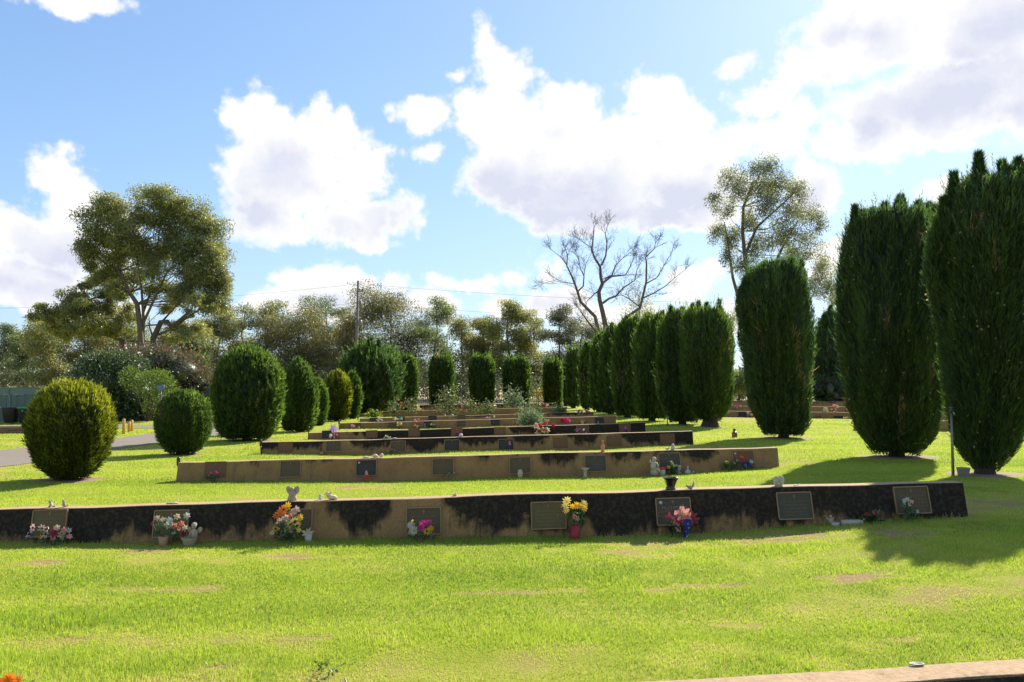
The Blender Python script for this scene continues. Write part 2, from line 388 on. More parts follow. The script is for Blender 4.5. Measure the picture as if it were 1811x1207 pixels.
def dryf(x, y):
    q = np.stack([x * .28, y * 1.25 * np.interp(y, [0, 8, 20, 60], [1.3, 1.0, .5, .25])], -1); q2 = np.stack([x, y], -1)
    d = np.clip(.27 * _s1(q) + .17 * _s2(q * 1.3) + .15 * _s3(q2) + .05 * _s4(q2) - .03, 0, 1) * 1.0
    for gx, gy, a, b in PG:
        e = ((x - gx) / a) ** 2 + ((y - gy) / b) ** 2
        d = np.maximum(d, np.clip(.80 - e * .6 + .4 * _s3(q2 * np.array([1.3, 3.6])) + .38 * _s2(q2 * np.array([2.6, 7.0])), 0, 1) * (e < 2.5))
    return np.clip(d, 0, 1)

def lawn_mat():
    m, N, L = newmat('lawn_turf')
    out = N.new('ShaderNodeOutputMaterial'); b = N.new('ShaderNodeBsdfPrincipled'); b.inputs['Roughness'].default_value = .95; b.inputs['Specular IOR Level'].default_value = .1
    tc = N.new('ShaderNodeTexCoord'); at = N.new('ShaderNodeAttribute'); at.attribute_name = 'tint'
    def nz(sc, det, mp=None):
        n = N.new('ShaderNodeTexNoise'); n.inputs['Scale'].default_value = sc; n.inputs['Detail'].default_value = det; n.inputs['Roughness'].default_value = .7
        if mp:
            k = N.new('ShaderNodeMapping'); k.inputs['Scale'].default_value = mp; L.new(tc.outputs['Object'], k.inputs[0]); L.new(k.outputs[0], n.inputs['Vector'])
        else: L.new(tc.outputs['Object'], n.inputs['Vector'])
        return n.outputs['Fac']
    def mix(f, a, c):
        x = N.new('ShaderNodeMix'); x.data_type = 'RGBA'
        for i, v in ((0, f), (6, a), (7, c)):
            if isinstance(v, tuple): x.inputs[i].default_value = v
            else: L.new(v, x.inputs[i])
        return x.outputs[2]
    def ramp(f, a, c):
        r = N.new('ShaderNodeMapRange'); r.inputs['From Min'].default_value = a; r.inputs['From Max'].default_value = c; L.new(f, r.inputs['Value']); return r.outputs[0]
    g = mix(ramp(nz(40, 6), .35, .65), (.20, .25, .018, 1), (.34, .38, .03, 1))
    g = mix(ramp(nz(.35, 5, (.35, 2.2, 1)), .4, .68), g, (.42, .40, .07, 1))
    straw = mix(nz(60, 4), (.24, .15, .07, 1), (.40, .29, .14, 1))
    f = N.new('ShaderNodeMath'); f.operation = 'MULTIPLY'; f.use_clamp = True; L.new(at.outputs['Fac'], f.inputs[0]); f.inputs[1].default_value = 1.1
    L.new(mix(f.outputs[0], g, straw), b.inputs['Base Color'])
    bp = N.new('ShaderNodeBump'); bp.inputs['Strength'].default_value = .8; bp.inputs['Distance'].default_value = .03; L.new(nz(55, 8), bp.inputs['Height']); L.new(bp.outputs[0], b.inputs['Normal'])
    L.new(b.outputs[0], out.inputs[0]); return m
def sheet(name, xs, ys, zoff, mat, dry=True, mask=None):
    X, Y = np.meshgrid(xs, ys); Z = zg(X, Y) + zoff
    V = np.stack([X, Y, Z], -1).reshape(-1, 3); nx, ny = len(xs), len(ys)
    i = np.arange(nx - 1)[None, :] + np.arange(ny - 1)[:, None] * nx
    Fq = np.stack([i, i + 1, i + nx + 1, i + nx], -1).reshape(-1, 4)
    o = np_mesh(name, V, Fq, mat, tint=dryf(X, Y).ravel() if dry else None, smooth=True)
    return tag(o, kind='structure')
xs = np.concatenate([[-700, -300, -120, -70], np.arange(-45, -14, 1.0), np.arange(-14, 12, .16), np.arange(12, 40, 1.5), [60, 120, 300, 700]])
ys = np.concatenate([[-60, -30, -12], np.arange(-6, 2, .8), np.arange(2, 24, .13), np.arange(24, 60, .7), [66, 80, 110, 180, 320, 640, 1200]])
sheet('lawn', xs, ys, 0, lawn_mat())
dry_m = paint('dry_grass', (.36, .28, .15), .95, .35, .9)
sheet('dry_field', np.array([-700, -300, -120, -60, -30, 0, 30, 60, 120, 300, 700.]), np.array([60.5, 80, 110, 180, 320, 640, 1200.]), .03, dry_m, dry=False)

def in_wall(x, y, front=.05, back=.03):
    bad = np.zeros(x.shape, bool)
    for w in WALLS:
        Lx, Ly = w['L'].x, w['L'].y; ux, uy = w['u'].x, w['u'].y; n = math.hypot(ux, uy); ux /= n; uy /= n
        t = (x - Lx) * ux + (y - Ly) * uy; s = (x - Lx) * w['hf'].x + (y - Ly) * w['hf'].y
        ln = math.hypot(w['R'].x - Lx, w['R'].y - Ly)
        h = w['L'].z + w['u'].z / n * t - zg(x, y)
        bad |= (t > -.02) & (t < ln + .02) & (s > -TH - back) & (s < BAT * h + front - .045)
    return bad
# a road runs in from the left edge; the pixel pairs only say where it lies
ROADN = [(-420, 905), (-120, 846), (0, 827), (60, 819), (130, 806), (195, 796), (262, 787), (330, 779), (400, 768), (452, 757)]
ROADF = [(-420, 835), (-120, 808), (0, 797), (60, 792), (130, 784), (200, 776), (262, 768), (330, 761), (400, 753), (452, 745)]
RN = [G(*p) for p in ROADN]; RF = [G(*p) for p in ROADF]
def strip(name, A, B, zoff, m, nsub=8, ncross=6):
    vs, fs = [], []; rows = []
    for i in range(len(A) - 1):
        for k in range(nsub):
            t = k / nsub; rows.append((A[i].lerp(A[i + 1], t), B[i].lerp(B[i + 1], t)))
    rows.append((A[-1], B[-1]))
    for a, b in rows:
        for j in range(ncross + 1):
            p = a.lerp(b, j / ncross); vs.append((p.x, p.y, zgf(p.x, p.y) + zoff))
    n = ncross + 1
    for i in range(len(rows) - 1):
        for j in range(ncross):
            q = i * n + j; fs.append((q, q + 1, q + n + 1, q + n))
    mb = MB(); mb.add(vs, fs, m); o = mb.build(name); return tag(o, kind='structure')
asph = paint('asphalt', (.22, .185, .15), .95, .25, 14, spec=.1, bump=.3)
strip('road', RN, RF, .012, asph)
strip('service_road', [G(-500, 764), G(0, 760), G(275, 758), G(420, 752)], [G(-500, 755), G(0, 753), G(275, 752), G(420, 747)], .014, asph)
road_px = np.array([[p.x, p.y] for p in RN] + [[p.x, p.y] for p in reversed(RF)])
def in_poly(x, y, poly):
    c = np.zeros(x.shape, bool); n = len(poly)
    for i in range(n):
        x0, y0 = poly[i]; x1, y1 = poly[i - 1]
        cond = ((y0 > y) != (y1 > y)); xi = (x1 - x0) * (y - y0) / (y1 - y0 + 1e-12) + x0
        c ^= cond & (x < xi)
    return c

# bare soil rings under the trees, filled when the trees are placed
SOIL = []
soil_m = paint('bare_soil', (.235, .155, .095), .95, .6, 25, bump=.6)
def soil(p, r, sx=1.25):
    SOIL.append((p.x, p.y, r)); n = 40; vs = [(p.x, p.y, zgf(p.x, p.y) + .012)]; fs = []
    for ring in (.5, 1.0):
        for k in range(n):
            a = 2 * math.pi * k / n; q = r * ring * (1 + (.22 * math.sin(3 * a + p.x) + .13 * math.sin(7 * a + p.y) + random.uniform(-.1, .1)) * ring)
            x, y = p.x + q * math.cos(a) * sx, p.y + q * math.sin(a)
            vs.append((x, y, zgf(x, y) + (.012 if ring < 1 else -.004)))
    for k in range(n):
        k2 = (k + 1) % n; fs.append((0, 1 + k, 1 + k2)); fs.append((1 + k, 1 + n + k, 1 + n + k2, 1 + k2))
    mb = MB(); mb.add(vs, fs, soil_m); tag(mb.build('bare_soil'), kind='structure')

def build_grass():
    m = leafy('grass_blade', (.12, .205, .016), (.33, .42, .034), trans=.5, tcol=1.5, gloss=.05, c2=(.42, .30, .14))
    bands = [(2.9, 6, 7600, .0036, .023, 1), (6, 9.6, 4400, .0052, .024, 1), (9.6, 15.4, 1900, .0085, .026, 0), (15.4, 22, 650, .013, .034, 0), (22, 34, 230, .022, .035, 0), (34, 50, 80, .036, .036, 0)]
    hs = SN(21, 2, 12, 3.0); hs2 = SN(22, 2, 10, .8); bnd = SN(23, 2, 10, 1.0)
    TALL = [(1240, 930, .5, .045), (1450, 922, .9, .03), (700, 949, 2.2, .012), (1560, 925, .5, .02), (150, 1195, 1.5, .015), (850, 1120, 1.2, .012), (300, 1090, 1.6, .015), (60, 1100, .8, .015), (1350, 975, .8, .02)]
    TG = [(G(a, b), r, h) for a, b, r, h in TALL]
    Vs, Fs, Ts, base = [], [], [], 0
    for y0, y1, den, wd, ht, full in bands:
        hw = .82 if y1 < 16 else .7
        n = int(hw * (y1 * y1 - y0 * y0) * den)
        y = np.sqrt(rng.uniform(y0 * y0, y1 * y1, n)); x = rng.uniform(-hw, hw, n) * y * (1 - .12 * rng.uniform(0, 1, n) ** 3)
        ok = ~in_wall(x, y)
        if y1 > 20: ok &= ~in_poly(x, y, road_px)
        for sx, sy, r in SOIL: ok &= ((x - sx) / 1.25) ** 2 + (y - sy) ** 2 > r * r * rng.uniform(.7, 1.15, n)
        dr = dryf(x, y); ok &= rng.uniform(0, 1, n) > np.clip(dr * 1.0 - .15, 0, .8)
        x, y, dr = x[ok], y[ok], dr[ok]; n = len(x)
        q = np.stack([x, y], -1)
        h = ht * (1 + .22 * hs(q) + .18 * hs2(q)) * rng.uniform(.55, 1.35, n) * (1 - .55 * dr)
        for g, r, e in TG: h += e * np.clip(1.2 - ((x - g.x) / r) ** 2 - ((y - g.y) / (r * .35)) ** 2, 0, 1) * rng.uniform(.3, 1.6, n)
        for w in WALLS[:4]:
            s = (x - w['L'].x) * w['hf'].x + (y - w['L'].y) * w['hf'].y - BAT * .4; h += .03 * np.exp(-(s / .07) ** 2) * rng.uniform(0, 1, n) ** 2 * (1 + hs(q))
        h = np.maximum(h, .008)
        ang = rng.uniform(0, 6.283, n); le = np.abs(rng.normal(0, .42, n)) + .05
        dx, dy = np.cos(ang) * le, np.sin(ang) * le - .06
        z = zg(x, y) - .004; B = np.stack([x, y, z], -1)
        sa = rng.normal(0, .7, n); S = np.stack([np.cos(sa), np.sin(sa), 0 * sa], -1) * (wd * rng.uniform(.6, 1.3, n) * .5)[:, None]
        T = B + np.stack([dx * h, dy * h, h], -1)
        t = np.clip((.42 if y0 < 9 else .58) + .27 * rng.normal(size=n) + .16 * hs2(q * .6) + .14 * hs(q) + .19 * bnd(np.stack([x * .22, y * 1.9], -1)), 0, 1)
        dd = np.clip(dr * 1.5 + (rng.uniform(0, 1, n) < .05 + .25 * dr) * .5, 0, 1); t = t * (1 - dd) + (1 + .9 * rng.uniform(.4, 1, n)) * dd
        if full:
            M = B + np.stack([dx * h * .3, dy * h * .3, h * .6], -1)
            V = np.stack([B - S, B + S, M + S * .8, T, M - S * .8], 1).reshape(-1, 3)
            i = np.arange(n) * 5
            Fq = np.concatenate([np.stack([i, i + 1, i + 2], -1), np.stack([i, i + 2, i + 4], -1), np.stack([i + 4, i + 2, i + 3], -1)]); k = 5
        else:
            V = np.stack([B - S, B + S, T], 1).reshape(-1, 3); i = np.arange(n) * 3; Fq = np.stack([i, i + 1, i + 2], -1); k = 3
        Vs.append(V); Fs.append(Fq + base); Ts.append(np.repeat(t, k)); base += len(V)
    o = np_mesh('grass', np.concatenate(Vs), np.concatenate(Fs), m, np.concatenate(Ts), nper=3)
    tag(o, 'short lime green mown grass with straw coloured streaks', 'grass', kind='stuff')

# ------------------------------------------------------------------ walls
def wall_mat(name, dark, tan=((.27, .152, .054), (.37, .225, .090))):
    m, N, L = newmat(name)
    out = N.new('ShaderNodeOutputMaterial'); b = N.new('ShaderNodeBsdfPrincipled'); b.inputs['Roughness'].default_value = .92; b.inputs['Specular IOR Level'].default_value = .2
    tc = N.new('ShaderNodeTexCoord'); at = N.new('ShaderNodeAttribute'); at.attribute_name = 'tint'
    def nz(sc, det, rough=.65, mp=None):
        n = N.new('ShaderNodeTexNoise'); n.inputs['Scale'].default_value = sc; n.inputs['Detail'].default_value = det; n.inputs['Roughness'].default_value = rough
        if mp:
            k = N.new('ShaderNodeMapping'); k.inputs['Scale'].default_value = mp; L.new(tc.outputs['Object'], k.inputs[0]); L.new(k.outputs[0], n.inputs['Vector'])
        else: L.new(tc.outputs['Object'], n.inputs['Vector'])
        return n.outputs['Fac']
    def mix(f, a, c):
        x = N.new('ShaderNodeMix'); x.data_type = 'RGBA'
        for i, v in ((0, f), (6, a), (7, c)):
            if isinstance(v, tuple): x.inputs[i].default_value = v
            else: L.new(v, x.inputs[i])
        return x.outputs[2]
    def ramp(f, a, c):
        r = N.new('ShaderNodeMapRange'); r.inputs['From Min'].default_value = a; r.inputs['From Max'].default_value = c; L.new(f, r.inputs['Value']); return r.outputs[0]
    def mad(a, k, c):
        n = N.new('ShaderNodeMath'); n.operation = 'MULTIPLY_ADD'; L.new(a, n.inputs[0]); n.inputs[1].default_value = k
        if isinstance(c, float): n.inputs[2].default_value = c
        else: L.new(c, n.inputs[2])
        return n.outputs[0]
    t = mix(ramp(nz(2.6, 9, .7), .34, .66), tan[0] + (1,), tan[1] + (1,))
    t = mix(ramp(nz(1.1, 3, .5), .52, .72), t, (.30, .165, .075, 1))
    t = mix(ramp(nz(70, 6), .42, .75), t, (.15, .105, .055, 1)); t = mix(ramp(nz(5, 8, .75), .56, .72), t, (.16, .13, .07, 1))
    drip = nz(1.0, 6, .6, (7, 7, .8)); t = mix(mad(ramp(drip, .55, .75), .45, 0.0), t, (.07, .055, .04, 1))
    edge = mad(nz(6, 10, .7), 1.25, -.625); edge2 = mad(nz(1, 6, .65, (13, 13, 1.6)), .95, -.475)
    a1 = N.new('ShaderNodeMath'); a1.operation = 'ADD'; L.new(edge, a1.inputs[0]); L.new(edge2, a1.inputs[1])
    a2 = N.new('ShaderNodeMath'); a2.operation = 'ADD'; L.new(a1.outputs[0], a2.inputs[0]); L.new(at.outputs['Fac'], a2.inputs[1])
    lt = N.new('ShaderNodeMapRange'); lt.inputs['From Min'].default_value = -.34; lt.inputs['From Max'].default_value = -.41; L.new(at.outputs['Fac'], lt.inputs['Value'])
    topc = mix(ramp(nz(30, 6), .3, .7), (.33, .215, .115, 1), (.47, .33, .20, 1)); istop = N.new('ShaderNodeAttribute'); istop.attribute_name = 'top'; t2 = mix(istop.outputs['Fac'], t, topc)
    blk = mix(ramp(nz(24, 5), .45, .8), (.020, .016, .012, 1), (.075, .055, .034, 1))
    L.new(mix(ramp(a2.outputs[0], -.17, .17), t2, blk), b.inputs['Base Color'])
    bp = N.new('ShaderNodeBump'); bp.inputs['Strength'].default_value = .5; bp.inputs['Distance'].default_value = .01; L.new(nz(45, 6), bp.inputs['Height']); L.new(bp.outputs[0], b.inputs['Normal'])
    L.new(b.outputs[0], out.inputs[0]); return m
wm = wall_mat('stained_concrete', 1)
WL = ['low concrete wall in the bottom right corner, its stained pale top showing', 'nearest full length low wall, face mostly black with lichen', 'second tan brown wall behind the black wall, with only small dark stains',
      'grey speckled low wall with black blotches, behind the plain tan wall', 'low wall with long solid black panels between its plaques, fourth row back', 'plain brown low wall with a big grey green bush in front of it',
      'low wall with blue and white flowers, just in front of the rose bushes', 'short low wall standing right behind the rose bushes', 'farthest low wall, half hidden by roses below the clipped conifers',
      'pale low wall passing behind the big conifer and metal stake at right', 'low wall with pale left end showing between two conifers at right', 'middle step of the far terrace at right, with pink flowers on it',
      'topmost far low wall at right under the dark hedge', 'low grey wall piece seen between the two tallest conifers']
def build_wall(i):
    w = WALLS[i]; L0, R0 = w['L'], w['R']; ln = (R0 - L0).length; n = max(30, int(ln / .07)); rows = 9
    ex, ey = zip(*w['st']); V, T, Fq = [], [], []
    jit = SN(60 + i, 1, 8, 1.5)
    tt = np.linspace(0, 1, n + 1)
    wob = .006 * jit((tt * ln)[:, None])
    for k, t in enumerate(tt):
        p = L0.lerp(R0, float(t)); px = CX + F * p.x / p.y; dp = np.interp(px, ex, ey)
        gz = zgf(p.x, p.y - .1); h = p.z - gz + .12; hv = p.z - gz
        col = []
        p = p + Vector((0, 0, float(wob[k])))
        back = Vector((-w['hf'].x, -w['hf'].y, 0))
        col.append((p + back * TH + Vector((0, 0, -h)), -.4)); col.append((p + back * TH + Vector((0, 0, -.01)), -.45))
        col.append((p + back * (TH - .012), -.55)); col.append((p + back * .1, -.60)); col.append((p + back * .012, -.42))
        for r in range(rows):
            f = r / (rows - 1); q = p + (w['hf'] * BAT + Vector((0, 0, -1))) * (.008 + (h - .008) * f)
            col.append((q, dp - (h * f) / max(hv, .05)))
        for q, s in col: V.append(tuple(q)); T.append(s)
    m = 5 + rows
    for k in range(n):
        for j in range(m - 1):
            a = k * m + j; Fq.append((a, a + 1, a + m + 1, a + m))
    me = MB(); me.add(V, Fq, wm)
    me.add([V[j] for j in range(m)], [tuple(range(m))], wm); T += T[:m]
    if i == 0: T = [t + .22 if k % m in (2, 3, 4) else t for k, t in enumerate(T)]
    top = [1.0 if j in (2, 3, 4) else 0.0 for j in range(m)] * (n + 1) + [0.0] * (2 * m)
    q = n * m; me.add([V[q + j] for j in range(m)], [tuple(range(m - 1, -1, -1))], wm); T += T[q:q + m]
    o = me.build('low_wall', smooth=False)
    a = o.data.attributes.new('tint', 'FLOAT', 'POINT'); a.data.foreach_set('value', np.array(T, dtype=np.float32))
    a = o.data.attributes.new('top', 'FLOAT', 'POINT'); a.data.foreach_set('value', np.array(top, dtype=np.float32))
    tag(o, WL[i], 'wall', 'low concrete memorial walls')
for i in range(len(WALLS)): build_wall(i)

# ------------------------------------------------------------------ plaques
brz = paint('bronze_frame', (.27, .175, .085), .6, .25, 60, metal=.3)
def panel_mat(name, c, mark, rough=.7):
    """mottled bronze panel with rows of worn, unreadable raised marks"""
    m = paint(name, c, rough, .3, 40, metal=.1, spec=.25); N, L = m.node_tree.nodes, m.node_tree.links
    b = next(n for n in N if n.type == 'BSDF_PRINCIPLED'); src = b.inputs['Base Color'].links[0].from_socket
    tc = N.new('ShaderNodeTexCoord'); sp = N.new('ShaderNodeSeparateXYZ'); L.new(tc.outputs['Object'], sp.inputs[0])
    def mth(op, a, v=None):
        n = N.new('ShaderNodeMath'); n.operation = op; L.new(a, n.inputs[0])
        if v is not None:
            if isinstance(v, float): n.inputs[1].default_value = v
            else: L.new(v, n.inputs[1])
        return n.outputs[0]
    row = mth('GREATER_THAN', mth('SINE', mth('MULTIPLY', sp.outputs[2], 165.0)), .15)
    mp = N.new('ShaderNodeMapping'); mp.inputs['Scale'].default_value = (150, 1, 26); L.new(tc.outputs['Object'], mp.inputs[0])
    nz = N.new('ShaderNodeTexNoise'); nz.inputs['Scale'].default_value = 1; nz.inputs['Detail'].default_value = 1; L.new(mp.outputs[0], nz.inputs['Vector'])
    inx = mth('LESS_THAN', mth('ABSOLUTE', sp.outputs[0]), .135); inz = mth('LESS_THAN', sp.outputs[2], .06)
    f = mth('MULTIPLY', mth('MULTIPLY', row, mth('GREATER_THAN', nz.outputs['Fac'], .5)), mth('MULTIPLY', inx, inz)); f = mth('MULTIPLY', f, .55)
    mx = N.new('ShaderNodeMix'); mx.data_type = 'RGBA'; L.new(f, mx.inputs[0]); L.new(src, mx.inputs[6]); mx.inputs[7].default_value = mark + (1,)
    L.new(mx.outputs[2], b.inputs['Base Color']); return m
brz2 = panel_mat('worn_bronze_panel', (.105, .078, .045), (.2, .14, .07)); brz3 = panel_mat('olive_bronze_panel', (.125, .095, .042), (.2, .15, .07)); dkp = panel_mat('dark_granite_panel', (.04, .037, .032), (.14, .11, .07), .6)
gryp = panel_mat('grey_green_panel', (.075, .068, .05), (.16, .12, .07)); rst = panel_mat('brown_bronze_panel', (.165, .088, .042), (.22, .13, .07)); silv = paint('silver_badge', (.45, .43, .38), .5, .2, 60, metal=.4)
PANEL = dict(o=brz3, d=dkp, g=gryp, b=brz2, r=rst)
def wall_basis(i):
    w = WALLS[i]; u, n = w['u'], w['n']; return Matrix((u, n, -w['dn'])).transposed(), w       # columns: along, outwards, up
def text_mesh(txt, size, m, name, parent, loc):
    c = bpy.data.curves.new('t', 'FONT'); c.body = txt; c.size = size; c.extrude = .002; c.align_x = 'CENTER'; c.align_y = 'CENTER'
    o = bpy.data.objects.new('t', c); COL.objects.link(o); bpy.context.view_layer.update()
    me = bpy.data.meshes.new_from_object(o.evaluated_get(bpy.context.evaluated_depsgraph_get())); bpy.data.objects.remove(o)
    me.transform(Matrix.Rotation(R(90), 4, 'X'))
    me.materials.clear(); me.materials.append(m)
    return link_mesh(name, me, parent, loc)
_nm = 'nearest black walls'
def plaque(i, px, py, label, kind='o', w=.385, h=.295, detail=2, cross=True, badge=False, name=None, frame=True, blank=False):
    bas, W = wall_basis(i); c = hit(i, px, py)
    bas3 = bas.copy()
    t = thing('memorial_plaque', label, 'plaque', c, 'bronze memorial plaques')
    # local frame: x along the wall, -y outwards, z up the face
    M = Matrix((W['u'], -W['n'], -W['dn'])).transposed(); t.rotation_euler = M.to_euler()
    pm = PANEL[kind]
    mb = MB(); mb.box((0, -.006, 0), (w - .004, .016, h - .004), pm); mb.build('panel', t, smooth=False)
    if frame:
        f = MB(); e = .012 if detail > 1 else .014
        f.box((0, -.011, h / 2), (w, .026, e), brz); f.box((0, -.011, -h / 2), (w, .026, e), brz)
        f.box((-w / 2, -.0115, 0), (e, .025, h - e), brz); f.box((w / 2, -.0115, 0), (e, .025, h - e), brz); f.build('border', t, smooth=False)
    if cross and detail > 0:
        x = MB(); x.box((0, -.017, h * .34), (.007, .006, .05), brz); x.box((0, -.0172, h * .36), (.028, .006, .007), brz); x.build('cross', t, smooth=False)
    if badge:
        x = MB(); x.ell((-w * .36, -.016, h * .34), (.021, .008, .021), silv, 12, 6); x.build('badge', t)
    if name:
        text_mesh(name, .052, brz, 'lettering', t, (.015, -.0165, h * .12))
        x = MB()
        for sx in (-.105, .105 - .02):
            for dz in (-.03, .03): x.box((sx, -.016, -h * .06 - .01 + dz * .75), (.142, .005, .004), brz)
            for dx in (-.07, .07): x.box((sx + dx, -.0163, -h * .06 - .01), (.004, .005, .04), brz)
        x.build('name_frame', t, smooth=False)
    return t
E2 = '%s on the nearest black wall'
plaque(1, 88, 926, 'olive bronze plaque above pink flowers at the left end of the nearest wall', 'o')
plaque(1, 303, 926.5, 'bronze plaque behind white flowers in a clay pot beside the cherub', 'o', cross=True)
plaque(1, 522, 925, 'bronze plaque almost hidden by the big sunflower bouquet', 'b')
plaque(1, 749.5, 922, 'bronze plaque with a small cross behind white, magenta and yellow flowers', 'b')
plaque(1, 970, 912, 'uncovered olive bronze plaque left of the red vase with yellow flowers', 'o')
plaque(1, 1191, 905, 'dark green plaque with a name and silver badge under the black urn', 'g', badge=True, name='McCHESNEY')
plaque(1, 1405, 895, 'grey bronze plaque with cross below the white butterfly, nothing in front', 'g')
plaque(1, 1612, 885, 'bronze plaque with a small white posy, at the right end of the nearest wall', 'b')
plaque(2, 381, 831, 'brown plaque behind bright pink flowers on the second wall', 'r', frame=False, detail=1, w=.39, h=.3)
plaque(2, 514, 830, 'half dark plaque without flowers on the second wall', 'b', detail=1, w=.37)
plaque(2, 648, 828, 'dark plaque with silver badge behind a small red and white flag', 'd', detail=1, badge=True, cross=False, w=.37, h=.29)
plaque(2, 783.5, 826, 'grey plaque with pale pink flowers lying at its lower right', 'b', detail=1)
plaque(2, 920, 823.5, 'bronze plaque behind the round cream vase', 'b', detail=1)
plaque(2, 1053, 820, 'grey green plaque right of the cream trumpet urn', 'g', detail=1)
plaque(2, 1184, 816, 'grey plaque behind the row of small garden figures', 'g', detail=1)
plaque(2, 1314.5, 812, 'brown plaque with badge at the right end of the second wall', 'r', detail=1, badge=True, frame=True)
for px, py, k, l in [(505, 791, 'r', 'brown plaque nearest the left end of the grey speckled wall'), (590, 790, 'b', 'wide grey plaque on the grey speckled wall, left of a black blotch'), (704, 790, 'b', 'plaque above a red flower on the third full wall'),
                     (799.5, 788, 'd', 'dark framed plaque between two big black blotches on the third full wall'), (895, 786.5, 'd', 'dark plaque behind an upright flag on the third full wall'), (991, 783, 'r', 'plain brown plaque right of the middle on the third full wall'),
                     (1086, 780, 'r', 'light brown plaque right of the orange bottle'), (1180.5, 776.5, 'r', 'light brown plaque next to the right end of the grey speckled wall')]:
    plaque(3, px, py, l, k, detail=1, frame=k in 'db', w=.385, h=.275)
for px, py, k, l in [(580, 769, 'd', 'dark plaque behind the purple butterfly windmill'), (657.5, 768.2, 'r', 'orange brown plaque left of the first long black panel'), (732.5, 766, 'r', 'brown plaque between the two long black panels'), (808, 764.3, 'r', 'brown plaque behind a tiny flag, between black panels'),
                     (884, 762.3, 'r', 'blank brown plaque right of the last long black panel'), (1030.5, 759, 'b', 'grey plaque behind pink flowers on the fourth full wall'), (1105, 757.5, 'r', 'brown plaque with tiny flag near the right end of the fourth full wall')]:
    plaque(4, px, py, l, k, detail=0, w=.385, h=.26, frame=k in 'db')
for px, py, k, l in [(694, 752.5, 'b', 'small grey plaque left of yellow flowers on the plain brown wall'), (757, 751, 'd', 'dark plaque behind the small green plant on the plain brown wall'), (815.5, 749.5, 'b', 'pale framed plaque in the middle of the plain brown wall'), (876, 748, 'd', 'small dark plaque left of the big grey green bush'), (1060, 744, 'd', 'dark plaque with a small white figure near the right end of the plain brown wall'), (631, 754, 'r', 'brown plaque behind pale pink flowers at the left end of the plain brown wall')]:
    plaque(5, px, py, l, k, detail=0, w=.37, h=.24)
for px, py, k, l in [(661, 744, 'd', 'dark plaque at the left end of the wall with blue and white flowers'), (709, 742.5, 'b', 'plaque behind the blue and white flowers'), (765, 740, 'd', 'wide dark plaque beside purple flowers, sixth wall back'), (816, 738.5, 'b', 'small plain plaque on the sixth wall back')]:
    plaque(6, px, py, l, k, detail=0, w=.4, h=.24)
for i, px, py, k, l in [(10, 1313.5, 735, 'd', 'dark plaque on the far wall between the conifers, left of a peach flower'), (10, 1482.5, 742, 'd', 'grey plaque on the far wall left of yellow and pink flowers')]:
    plaque(i, px, py, l, k, detail=0, w=.42, h=.33)
